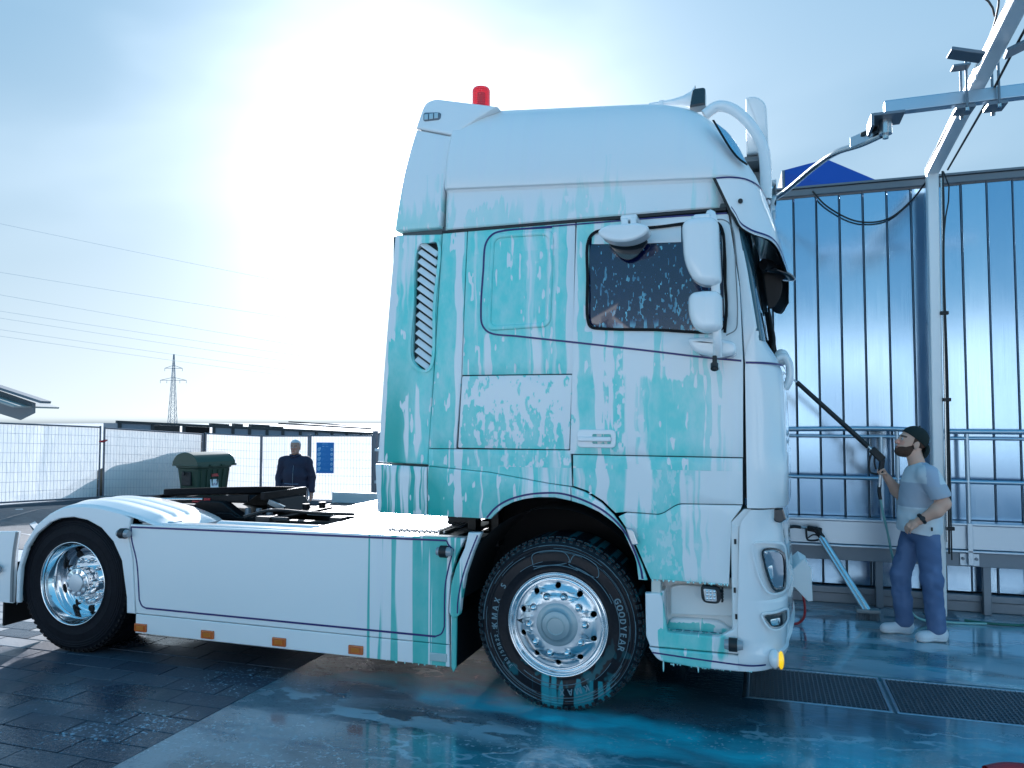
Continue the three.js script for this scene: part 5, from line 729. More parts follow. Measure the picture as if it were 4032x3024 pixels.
    for (let i = 0; i < 10; i++) { const a = (i + 0.1) / 10 * Math.PI * 2; const n = part('wheel_nut', mg([new THREE.LatheGeometry([[0.024, 0], [0.023, 0.008], [0.017, 0.010], [0.017, 0.024], [0.014, 0.034], [0.006, 0.039], [0, 0.040]].map((v) => new THREE.Vector2(...v)), 14).rotateX(Math.PI / 2).translate(0.166 * Math.cos(a), 0.166 * Math.sin(a), 0.006)]), M.chrome, rim); }
  } else {
    const rim = part('rim', lathe([[0.285, -0.02], [0.292, 0.008], [0.299, 0.014], [0.302, 0.006], [0.292, -0.002], [0.284, -0.02], [0.272, -0.055], [0.262, -0.062], [0.258, -0.07], [0.252, -0.15], [0.246, -0.165], [0.236, -0.172], [0.205, -0.165], [0.192, -0.150], [0.186, -0.135], [0.178, -0.128], [0.10, -0.128]].reverse()), M.chrome, root);
    for (let i = 0; i < 10; i++) { const a = (i + 0.5) / 10 * Math.PI * 2; part('hand_hole', new THREE.SphereGeometry(0.026, 16, 10).scale(1, 1, 0.35).translate(0.2165 * Math.cos(a), 0.2165 * Math.sin(a), -0.164), M.core, rim); }
    for (let i = 0; i < 10; i++) { const a = (i + 0.1) / 10 * Math.PI * 2; part('wheel_nut', new THREE.LatheGeometry([[0.022, 0], [0.017, 0.008], [0.017, 0.03], [0.010, 0.042], [0, 0.044]].map((v) => new THREE.Vector2(...v)), 12).rotateX(Math.PI / 2).translate(0.150 * Math.cos(a), 0.150 * Math.sin(a), -0.128), M.chrome, rim); }
    part('hub', lathe([[0, -0.022], [0.055, -0.022], [0.062, -0.026], [0.098, -0.03], [0.104, -0.036], [0.108, -0.13]].reverse(), 40), M.chrome, rim);
    part('hub_cap', mg([lathe([[0, -0.012], [0.06, -0.012], [0.066, -0.022]].reverse(), 32), ...Array.from({ length: 10 }, (_, i) => new THREE.SphereGeometry(0.016, 10, 8).scale(1, 1, 0.5).translate(0.082 * Math.cos(i / 10 * 6.283), 0.082 * Math.sin(i / 10 * 6.283), -0.026))]), std(rgb(0.62, 0.66, 0.70), 0.4, 0.5), rim);
  }
  return root;
}
const w1 = wheel(0.02, false), w2 = wheel(-3.62, true);
for (const w of [w1, w2]) { const c = w.clone(); c.position.z = -2.55; c.rotation.y = Math.PI; truck.add(c); }
// drips hanging from the lower edges
{ const rr = rng(77), l = []; const drip = (x, y, z, h) => l.push(new THREE.SphereGeometry(1, 8, 6).scale(0.0045, h, 0.004).translate(x, y - h * 0.5, z));
  for (let i = 0; i < 40; i++) drip(-1.12 + rr() * 0.74, 1.108, 0.0 - rr() * 0.012, 0.003 + rr() * 0.006); for (let i = 0; i < 30; i++) drip(0.57 + rr() * 0.42, 0.799, -0.012, 0.003 + rr() * 0.006); for (let i = 0; i < 26; i++) drip(0.62 + rr() * 0.5, 0.347, -0.01, 0.003 + rr() * 0.006); for (let i = 0; i < 10; i++) drip(-1.1 + rr() * 0.4, 0.206, -0.01, 0.004 + rr() * 0.008); drip(0.632, 0.35, -0.01, 0.035); drip(0.82, 0.345, -0.01, 0.022);
  T('water_drips', mg(l), phy(rgb(0.45, 0.85, 0.85), 0.1, { clearcoat: 1 })).userData.kind = 'stuff'; }
// ================================================================ BEHIND THE TRUCK
const tarpMat = (() => {
  const bump = tex(512, 512, (u, v, o) => { const n = 0.5 * fbm(u * 9, v * 7, 4) + 0.5 * Math.abs(vn(u * 14 + 3 * v, v * 3 - 5 * u) - 0.5) * 2; o[0] = o[1] = o[2] = 255 * n; }, { srgb: false, repeat: true });
  return phy(rgb(0.93, 0.93, 0.93), 0.85, { transmission: 0.46, thickness: 0, bumpMap: bump, bumpScale: 0.012, side: THREE.DoubleSide });
})();
const M_wire = std(rgb(0.50, 0.52, 0.56), 0.5, 0.4), M_frame = std(rgb(0.16, 0.17, 0.20), 0.5, 0.5);
function fencePanel(a, b, ya, yb, h, label, seed, { wire = true } = {}) {
  const c = [(a[0] + b[0]) / 2, Math.min(ya, yb), (a[1] + b[1]) / 2], o = thing('site_fence', label, 'fence', c, 'mesh fence panels covered in white sheeting');
  const L = Math.hypot(b[0] - a[0], b[1] - a[1]), ang = Math.atan2(-(b[1] - a[1]), b[0] - a[0]); o.rotation.y = ang;
  const Y = (t) => mix(ya, yb, t) - c[1], X = (t) => (t - 0.5) * L, r = 0.021;
  part('frame', mg([rod([X(0), Y(0), 0], [X(0), Y(0) + h + 0.03, 0], r), rod([X(1), Y(1), 0], [X(1), Y(1) + h + 0.03, 0], r), rod([X(0), Y(0) + h, 0], [X(1), Y(1) + h, 0], r * 0.9), rod([X(0), Y(0) + 0.09, 0], [X(1), Y(1) + 0.09, 0], r * 0.9)]), M_frame, o);
  const nx = 40, ny = 20, rows = [], rr = rng(seed), f0 = rr() * 20, cr = [0, 1, 2].map(() => [rr(), rr() * 0.5, (rr() - 0.5) * 1.8, 0.5 + rr()]);
  for (let j = 0; j <= ny; j++) { const v = j / ny, row = []; for (let i = 0; i <= nx; i++) { const u = i / nx; let z = -0.035 + 0.02 * (fbm(u * 5 + f0, v * 4, 3) - 0.5); for (const [cu, cv, s, k] of cr) { const d = (u - cu) * L - s * (v - cv) * h; z += 0.018 * k * Math.exp(-d * d / 0.004) * (0.4 + 0.6 * v); } row.push([X(u * 0.985 + 0.0075), Y(u) + 0.05 + v * (h - 0.05) - 0.012 * Math.sin(u * 22 + f0) * v, z]); } rows.push(row); }
  const g = grid(rows, { crease: 2 }), p = g.attributes.position, uv = g.attributes.uv; for (let i = 0; i < p.count; i++) uv.setXY(i, p.getX(i) / 1.7 + f0, p.getY(i) / 1.7);
  part('sheeting', g, tarpMat, o);
  if (wire) { const l = [], n = Math.round(L / 0.082); for (let i = 1; i < n; i++) { const t = i / n, w = 0.010 * (vn(i * 3.1, seed) - 0.5); l.push(rod([X(t), Y(t) + 0.1, 0.006], [X(t) + w, Y(t) + h, 0.006], 0.0032, 0.0032, 5)); } for (let j = 1; j < 8; j++) { const y = 0.1 + (h - 0.1) * j / 8; l.push(rod([X(0), Y(0) + y, 0.012], [X(1), Y(1) + y, 0.012], 0.0032, 0.0032, 5)); } const m = part('wire_mesh', mg(l), M_wire, o); m.userData.kind = 'stuff'; }
  part('foot_block', mg([bx(X(0) - 0.1, X(0) + 0.12, Y(0) - 0.01, Y(0) + 0.11, -0.3, 0.3, 0.02)]), std(rgb(0.2, 0.2, 0.2), 0.9), o);
  return o;
}
fencePanel([-13.6, -6.4], [-13.40, -9.66], -0.02, -0.16, 1.70, 'white sheeted mesh fence panel at the left edge of the picture', 11);
fencePanel([-13.44, -9.82], [-13.13, -12.78], -0.17, -0.36, 1.69, 'white sheeted fence panel behind the green bin, crossed by a slanting shadow', 23);
fencePanel([-13.02, -12.75], [-11.40, -12.92], -0.37, -0.43, 1.72, 'narrow white sheeted fence panel right of the green bin', 37);
fencePanel([-11.32, -12.84], [-9.87, -12.78], -0.43, -0.42, 1.72, 'white sheeted fence gate behind the grey haired man', 41, { wire: true });
fencePanel([-9.77, -12.73], [-8.17, -13.02], -0.41, -0.41, 1.72, 'white sheeted fence panel carrying the blue notice board', 53);
{ const o = thing('fence_post', 'dark steel post at the end of the white fence beside the cab', 'post', [-8.03, -0.42, -12.98]); part('post', mg([bx(-0.10, 0.0, 0, 1.86, -0.08, 0.02), bx(0.06, 0.16, 0.1, 1.82, -0.1, 0.0)]), M_frame, o); part('hinge', mg([bx(-0.02, 0.1, 0.55, 0.62, -0.02, 0.06), bx(-0.02, 0.1, 1.35, 1.42, -0.02, 0.06)]), M.galv, o); }
single('red_band', 'small red tie holding two fence panels together at the left', 'tie', tube([[-13.36, 1.22, -9.66], [-13.36, 1.24, -9.82], [-13.44, 1.2, -9.80], [-13.42, 1.21, -9.66]], 0.016, { closed: true, seg: 24 }), M.red);
{ // notice board: blue print with rows of pale drop signs
  const map = tex(384, 576, (u, v, o) => {
    const y = 1 - v; let c = [10, 120, 190]; const rowsN = 5;
    const put = (k) => { c = [mix(c[0], 170, k), mix(c[1], 205, k), mix(c[2], 232, k)]; };
    if (y > 0.025 && y < 0.07 && u > 0.34 && u < 0.66) put(0.5 * sst(0.4, 0.5, vn(u * 60, y * 40)));
    if (y > 0.11 && y < 0.145 && u > 0.33 && u < 0.68) put(0.7 * sst(0.4, 0.5, vn(u * 70, 3)));
    for (let i = 0; i < rowsN; i++) { const cy = 0.225 + i * 0.16; let dx = (u - 0.15) / 0.085, dy = (y - cy) / 0.06; const inDrop = Math.hypot(dx, dy) < 1 || (dx > 0 && dx < 1.3 && dy < 0 && dy > -1.1); if (inDrop) put(0.85); if (Math.abs(u - 0.15) < 0.008 && Math.abs(dy) < 0.45) c = [20, 70, 120];
      if (Math.hypot((u - 0.88) / 0.075, (y - cy) / 0.05) < 1) { put(0.9); if (Math.abs(y - cy) < 0.008 && Math.abs(u - 0.88) < 0.045) c = [40, 100, 160]; }
      for (let k = 0; k < 3; k++) if (Math.abs(y - cy - (k - 1) * 0.028) < 0.006 && u > 0.3 && u < 0.45 + 0.3 * vn(i * 7, k * 5)) put(0.35 * sst(0.35, 0.45, vn(u * 80, i * 9 + k * 3))); }
    o[0] = c[0]; o[1] = c[1]; o[2] = c[2];
  });
  const g = new THREE.PlaneGeometry(0.46, 0.77); const o = thing('notice_board', 'blue notice board with rows of pale drop signs hanging on the white fence', 'sign', [-9.33, 0.37, -12.70]); o.rotation.y = 0.18;
  part('board', bx(-0.232, 0.232, 0, 0.775, -0.012, -0.001), std(rgb(0.02, 0.12, 0.35), 0.5), o); part('print', g.translate(0, 0.3875, 0.0015), std(0xffffff, 0.5, 0, { map }), o);
}
{ // hidden heap added behind the sheeting, its ridge shaped to draw the slanting shadow
  const rows = []; for (let j = 0; j <= 8; j++) { const a = Math.PI * j / 8, row = []; for (let i = 0; i <= 30; i++) { const z = -9.2 - i * 0.13; const t = i / 30; const ridge = -0.22 + (z > -10.9 ? mix(0.1, 0.86, (-9.2 - z) / 1.7) : mix(0.86, 1.22, clamp((-10.9 - z) / 2.05))) + 0.20 + 0.05 * (vn(z * 5, 2) - 0.5) + (i > 12 && i < 17 ? 0.04 : 0); row.push([-13.52 + 0.010 * i - 0.45 + 0.40 * Math.cos(a), groundY(-13.5, z) - 0.1 + (ridge - groundY(-13.5, z) + 0.1) * Math.pow(Math.sin(a), 0.6), z]); } rows.push(row); }
  struct('added_shadow_mound', grid(rows, { crease: 2 }), std(rgb(0.09, 0.07, 0.05), 0.95));
}
{ // wheelie bin
  const o = thing('waste_container', 'green four wheeled waste bin with rounded lid in front of the white fence', 'waste bin', [-10.72, -0.36, -9.95]); o.rotation.y = 1.34; o.scale.set(0.74, 1.02, 0.76);
  const gm = std(rgb(0.020, 0.050, 0.032), 0.5), gl = std(rgb(0.024, 0.058, 0.038), 0.42);
  const body = (() => { const rows = []; for (const [y, w, d] of [[0.16, 0.46, 0.37], [0.2, 0.48, 0.39], [0.98, 0.60, 0.49], [1.0, 0.64, 0.53], [1.04, 0.64, 0.53]]) { const r = []; const n = 40; for (let i = 0; i <= n; i++) { const a = i / n * Math.PI * 2, c = Math.cos(a), s = Math.sin(a), q = 0.22; r.push([w * Math.sign(c) * Math.pow(Math.abs(c), q), y, d * Math.sign(s) * Math.pow(Math.abs(s), q)]); } rows.push(r); } return grid(rows, { crease: 0.5 }); })();
  part('body', body, gm, o);
  for (let i = 0; i < 6; i++) part('rib', bar([-0.42 + i * 0.17, 0.25, 0.415], [-0.46 + i * 0.19, 0.96, 0.505], 0.02, 0.03, V(0, 0, 1)), gm, o);
  part('lid', (() => { const S = poly([[-0.56, 1.05], [0.56, 1.05], [0.55, 1.12], [0.42, 1.24, 0.12], [0.15, 1.31, 0.2], [-0.15, 1.31, 0.2], [-0.42, 1.24, 0.12], [-0.55, 1.12]]); return new THREE.ExtrudeGeometry(S, { depth: 1.30, bevelEnabled: true, bevelSize: 0.02, bevelThickness: 0.02, bevelSegments: 3 }).translate(0, 0, -0.65).rotateY(Math.PI / 2); })(), gl, o);
  part('lid_rim', bx(-0.68, 0.68, 1.035, 1.065, -0.57, 0.57, 0.01), gl, o);
  for (const x of [-0.62, -0.2, 0.2, 0.62]) part('lid_handle', bx(x - 0.06, x + 0.06, 1.03, 1.075, 0.56, 0.62, 0.012), gm, o);
  for (const s of [-1, 1]) part('lifting_trunnion', rod([0.66 * s, 0.88, 0], [0.72 * s, 0.88, 0], 0.04), M.black, o); part('side_pocket', bx(-0.625, -0.56, 0.62, 0.92, -0.2, 0.2, 0.02), M.black, o);
  for (const [x, z] of [[-0.4, -0.28], [0.4, -0.28], [-0.4, 0.28], [0.4, 0.28]]) part('castor', mg([new THREE.CylinderGeometry(0.09, 0.09, 0.045, 18).rotateX(Math.PI / 2).translate(x, 0.09, z), bx(x - 0.03, x + 0.03, 0.09, 0.19, z - 0.04, z + 0.04)]), M.black, o);
  const cv = document.createElement('canvas'); cv.width = 256; cv.height = 256; const c = cv.getContext('2d'); c.fillStyle = '#e8e8ea'; c.fillRect(0, 0, 256, 256); c.fillStyle = '#5a3a66'; c.font = 'bold 84px sans-serif'; c.fillText('aha', 62, 140); c.fillStyle = '#c03040'; c.fillRect(30, 170, 20, 14); c.fillRect(196, 40, 26, 16); c.fillStyle = '#889'; c.fillRect(40, 215, 176, 10);
  const t = new THREE.CanvasTexture(cv); t.colorSpace = THREE.SRGBColorSpace;
  part('label', new THREE.PlaneGeometry(0.28, 0.28).rotateX(-0.12).translate(0.0, 0.62, 0.475), std(0xffffff, 0.4, 0, { map: t }), o); part('red_strip', new THREE.PlaneGeometry(0.24, 0.06).rotateX(-0.12).translate(0.0, 0.835, 0.502), std(rgb(0.5, 0.03, 0.03), 0.4), o);
}
{ // long site container behind the fence
  const A = [-17.94, -14.7], B = [-12.3, -22.8], L = Math.hypot(B[0] - A[0], B[1] - A[1]), o = thing('site_container', 'long low dark framed container standing behind the white fence', 'container', [A[0], -0.9, A[1]]); o.rotation.y = Math.atan2(-(B[1] - A[1]), B[0] - A[0]);
  const tilt = (g) => { const p = g.attributes.position; for (let i = 0; i < p.count; i++) p.setY(i, p.getY(i) - 0.052 * p.getX(i)); return g; };
  const fr = std(rgb(0.03, 0.033, 0.035), 0.7), pn = std(rgb(0.15, 0.18, 0.22), 0.6);
  part('roof', tilt(bx(-0.05, L, 2.52, 2.60, -0.16, 0.06)), fr, o); part('base', tilt(bx(0, L, 0.0, 0.12, -2.4, 0.06)), fr, o);
  let x = 0; const rr = rng(3); let k = 0; while (x < L - 0.3) { const w = x < 2.0 ? 0.95 : 0.56 + 0.1 * rr(); part('post', tilt(bx(x, x + 0.09, 0.1, 2.52, -0.02, 0.045)), fr, o); if (k !== 2 && k !== 1) part('side_panel', tilt(bx(x + 0.09, Math.min(x + w, L), 0.1, 2.52, -0.05, 0.0)), pn, o); else part('side_panel', tilt(bx(x + 0.09, Math.min(x + w, L), 0.1, 2.52, -0.4, -0.3)), k === 1 ? fr : M.core, o); x += w; k++; }
  part('end_wall', tilt(bx(-0.03, 0.0, 0.1, 2.52, -2.36, 0)), pn, o);
  for (const [a, b, h, z] of [[2.9, 3.5, 0.06, -0.3], [3.7, 4.0, 0.09, -0.4], [4.25, 4.9, 0.10, -0.3], [5.0, 5.4, 0.06, -0.3]]) part('roof_fitting', tilt(bx(a, b, 2.6, 2.6 + h, z - 0.3, z)), fr, o);
  single('roof_boards', 'dark boards lying on the roof of the site container', 'boards', mg([bar([-15.2, 1.60, -19.2], [-12.9, 1.40, -21.6], 0.5, 0.05), bar([-15.0, 1.66, -19.5], [-13.6, 1.53, -21.0], 0.3, 0.04)]), fr);
}
{ // roof corner of a building at the left edge
  const o = thing('shed', 'grey flat roof corner of a low building at the left edge of the picture', 'building', [-22.5, -1.0, -12.2]); const g = (x, y, z) => [x + 22.5, y + 1.0, z + 12.2];
  const rm = std(rgb(0.12, 0.15, 0.18), 0.6);
  part('fascia', panel([[-7.9, 6.2], [0.0, 3.49], [0.0, 3.20], [-0.4, 3.0], [-7.9, 5.3]], { depth: 0.06, bevel: 0.006 }).rotateY(0.32).translate(3.86, -0.285, -0.165), std(rgb(0.16, 0.18, 0.20), 0.7), o);
  part('roof', bar(g(-28.0, 5.54, -9.2), g(-18.30, 2.22, -12.44), 0.5, 0.07, V(0, 1, 0)), rm, o);
  part('soffit', bar(g(-28.0, 5.3, -9.45), g(-18.8, 2.08, -12.6), 2.2, 0.05, V(0, 1, 0)), std(rgb(0.35, 0.35, 0.33), 0.8), o);
  part('post', bx(-5.1, -4.9, 0, 5.0, 0.4, 0.6), M_frame, o);
}
{ // pylon and power lines
  const S = 280 / 110, at = (x, y, z) => [1.17 + (x - 1.17) * S, 1.68 + (y - 1.68) * S, 4.35 + (z - 4.35) * S];
  const b = [-203, -1.6, -224], o = thing('power_pylon', 'distant lattice power pylon with two cross arms beyond the container', 'pylon', b); o.rotation.y = 0.4;
  const st = std(rgb(0.22, 0.26, 0.32), 0.7, 0.2), H = 27.8, w = (y) => mix(1.35, 0.16, clamp(y / H)), l = [], N = 11;
  for (const [sx, sz] of [[1, 1], [1, -1], [-1, 1], [-1, -1]]) part('leg', rod([sx * w(0), 0, sz * w(0)], [sx * w(H), H, sz * w(H)], 0.11, 0.06, 5), st, o);
  for (let i = 0; i < N; i++) { const y0 = H * i / N, y1 = H * (i + 1) / N, a = w(y0), c = w(y1); for (const s of [1, -1]) { l.push(rod([-a, y0, s * a], [c, y1, s * c], 0.055, 0.05, 4), rod([a, y0, s * a], [-c, y1, s * c], 0.055, 0.05, 4), rod([s * a, y0, -a], [s * c, y1, c], 0.055, 0.05, 4), rod([-a, y0, s * a], [a, y0, s * a], 0.045, 0.045, 4)); } }
  part('lattice', mg(l), st, o);
  for (const [y, h] of [[18.2, 4.6], [22.6, 3.1]]) { const arm = part('cross_arm', mg([rod([-h, y, 0], [0, y + 1.1, 0], 0.08, 0.08, 5), rod([h, y, 0], [0, y + 1.1, 0], 0.08, 0.08, 5), rod([-h, y, 0], [h, y, 0], 0.09, 0.09, 5)]), st, o); for (const s of [-1, -0.5, 0.5, 1]) if (Math.abs(s) === 1 || h > 4) part('insulator', rod([s * h, y, 0], [s * h, y - 1.1, 0], 0.08, 0.08, 5), st, arm); }
  const wires = [[[-55.16, 17.08, -39.73], [-47.37, 17.1, -73.84]], [[-55.22, 13.29, -39.9], [-43.31, 12.5, -75.39]], [[-55.24, 11.53, -39.98], [-42.36, 9.2, -75.9]], [[-55.26, 10.26, -40.04], [-42.3, 8.2, -75.9]], [[-55.27, 9.72, -40.06], [-42.36, 7.3, -75.9]], [[-55.28, 8.82, -40.11], [-42.36, 6.4, -75.97]], [[-55.29, 8.31, -40.13], [-42.38, 5.75, -76.04]]];
  const names = ['topmost of the thin power lines crossing the sky at the left', 'second power line from the top in the sky at the left', 'third power line from the top in the sky at the left', 'fourth power line from the top, upper of a close pair', 'fifth power line from the top, lower of a close pair', 'sixth power line from the top, above the lowest one', 'lowest of the thin power lines crossing the sky at the left'];
  wires.forEach(([p, q], i) => { const A = V(...p), B = V(...q), d = B.clone().sub(A), pts = []; for (let k = -6; k <= 20; k++) { const t = k / 10; const u = A.clone().addScaledVector(d, t); u.y += 0.35 * (t * t - t); pts.push(u); } single('power_line', names[i], 'power line', tube(pts, 0.010, { seg: 60, rad: 5 }), std(rgb(0.32, 0.40, 0.48), 0.8), 'power lines crossing the sky'); });
}
// ================================================================ PEOPLE AND THEIR TOOLS
const skinMat = std(0xffffff, 0.55, 0, { vertexColors: true });
// head in its own frame: f forward, u up, s to the person's left; returns world-space fields
function head(c, fwd, up) {
  const F = V(...fwd).normalize(), S = new THREE.Vector3().crossVectors(V(...up), F).normalize(), U = new THREE.Vector3().crossVectors(F, S);
  const L = (fn) => (x, y, z) => { const dx = x - c[0], dy = y - c[1], dz = z - c[2]; return fn(dx * F.x + dy * F.y + dz * F.z, dx * U.x + dy * U.y + dz * U.z, dx * S.x + dy * S.y + dz * S.z); };
  const base = blend([ell([-0.012, 0.042, 0], [0.098, 0.088, 0.076]), ell([0.030, -0.015, 0], [0.062, 0.085, 0.062]), ell([0.028, -0.068, 0], [0.058, 0.042, 0.054]), ell([0.066, -0.092, 0], [0.026, 0.020, 0.026])], 0.035);
  const feat = blend([base, cone([0.088, 0.022, 0], [0.112, -0.022, 0], 0.009, 0.014), ell([0.104, -0.026, 0], [0.012, 0.009, 0.018]), ell([0.080, 0.036, 0], [0.018, 0.010, 0.050]), ell([0.086, -0.052, 0], [0.013, 0.007, 0.024]), ell([0.085, -0.064, 0], [0.012, 0.007, 0.020]), ell([-0.012, -0.006, 0.076], [0.020, 0.032, 0.010]), ell([-0.012, -0.006, -0.076], [0.020, 0.032, 0.010])], 0.010);
  const eyes = (f, u, s) => Math.min(Math.hypot(f - 0.094, u - 0.014, s - 0.031), Math.hypot(f - 0.094, u - 0.014, s + 0.031)) - 0.015;
  const all = (f, u, s) => { let d = feat(f, u, s); const e = -eyes(f, u, s); d = Math.max(d, Math.min(e, 1)); const ball = Math.min(Math.hypot(f - 0.083, u - 0.014, s - 0.031), Math.hypot(f - 0.083, u - 0.014, s + 0.031)) - 0.0125; return Math.min(d, ball); };
  return { L, skin: L(all), base, toWorld: (f, u, s) => [c[0] + F.x * f + U.x * u + S.x * s, c[1] + F.y * f + U.y * u + S.y * s, c[2] + F.z * f + U.z * u + S.z * s], F, U, S };
}
function skinColour(hd, tone) {
  const inv = (x, y, z, c) => 0; return (x, y, z) => { let k = tone.slice(); const q = hd.local(x, y, z); if (q) { const [f, u, s] = q;
    if (f > 0.05 && Math.abs(u + 0.058) < 0.008 && Math.abs(s) < 0.024) k = [tone[0] * 0.75, tone[1] * 0.5, tone[2] * 0.5];
    const e = Math.min(Math.hypot(u - 0.014, s - 0.031), Math.hypot(u - 0.014, s + 0.031)); if (f > 0.07 && e < 0.0115) { k = [0.55, 0.55, 0.55]; if (e < 0.006) k = [0.04, 0.05, 0.06]; }
    if (f > 0.055 && Math.abs(u - 0.036) < 0.006 && Math.abs(Math.abs(s) - 0.032) < 0.02) k = [0.10, 0.05, 0.03]; if (f > 0.07 && u < 0.0 && u > -0.035) k = [tone[0] * 1.05, tone[1] * 0.85, tone[2] * 0.85]; } return k; };
}
function hand(w, dir, up, thumb, curl, len = 0.165) {                // wrist, pointing direction, back-of-hand normal, side of the thumb, finger curl in radians
  const D = V(...dir).normalize(), N = V(...up).addScaledVector(D, -D.dot(V(...up))).normalize(), S = new THREE.Vector3().crossVectors(D, N).multiplyScalar(thumb), k = len / 0.18;
  const P = (d, s, n) => V(...w).addScaledVector(D, d * k).addScaledVector(S, s * k).addScaledVector(N, n * k).toArray(), l = [];
  l.push(cone(P(-0.01, 0, 0), P(0.04, 0.0, 0), 0.026 * k, 0.028 * k), cone(P(0.03, 0.022, 0), P(0.085, 0.026, 0), 0.019 * k, 0.015 * k), cone(P(0.03, 0, 0), P(0.088, 0.005, 0.002), 0.021 * k, 0.016 * k), cone(P(0.03, -0.02, 0), P(0.08, -0.026, 0), 0.018 * k, 0.014 * k));
  const palm = blend(l, 0.015 * k), fl = [];
  [[0.030, 0.070, 0], [0.010, 0.078, 0.002], [-0.011, 0.072, 0], [-0.030, 0.056, -0.002]].forEach(([s, L, n], i) => { let p = [0.088 - (i === 3 ? 0.010 : 0), n], a = curl * 0.35; const seg = [0.45, 0.30, 0.25]; let prev = P(p[0], s, p[1]); for (let j = 0; j < 3; j++) { a += curl * [0.3, 0.4, 0.3][j]; p = [p[0] + L * seg[j] * Math.cos(a), p[1] - L * seg[j] * Math.sin(a)]; const q = P(p[0], s * (1 - 0.04 * j), p[1]); fl.push(cone(prev, q, (0.0098 - 0.0007 * j) * k, (0.0092 - 0.0009 * j) * k)); prev = q; } });
  fl.push(cone(P(0.02, 0.028, -0.004), P(0.05, 0.052, -0.012), 0.014 * k, 0.011 * k), cone(P(0.05, 0.052, -0.012), P(0.080, 0.055, -0.024 - 0.02 * curl), 0.011 * k, 0.009 * k));
  const f = (x, y, z) => { let d = palm(x, y, z), m = 1; for (const q of fl) m = Math.min(m, q(x, y, z)); return smin(d, m, 0.006 * k); };
  const c = P(0.08, 0, -0.01); return { f, lo: c.map((v) => v - 0.13 * k), hi: c.map((v) => v + 0.13 * k) };
}
const withUV = (g) => { const n = g.toNonIndexed(); return n; };
function mergeBody(list) { const l = list.map((g) => g.toNonIndexed()); return mergeGeometries(l, false); }
function localOf(hd, c) { hd.local = (x, y, z) => { const dx = x - c[0], dy = y - c[1], dz = z - c[2]; if (dx * dx + dy * dy + dz * dz > 0.04) return null; return [dx * hd.F.x + dy * hd.F.y + dz * hd.F.z, dx * hd.U.x + dy * hd.U.y + dz * hd.U.z, dx * hd.S.x + dy * hd.S.y + dz * hd.S.z]; }; return hd; }

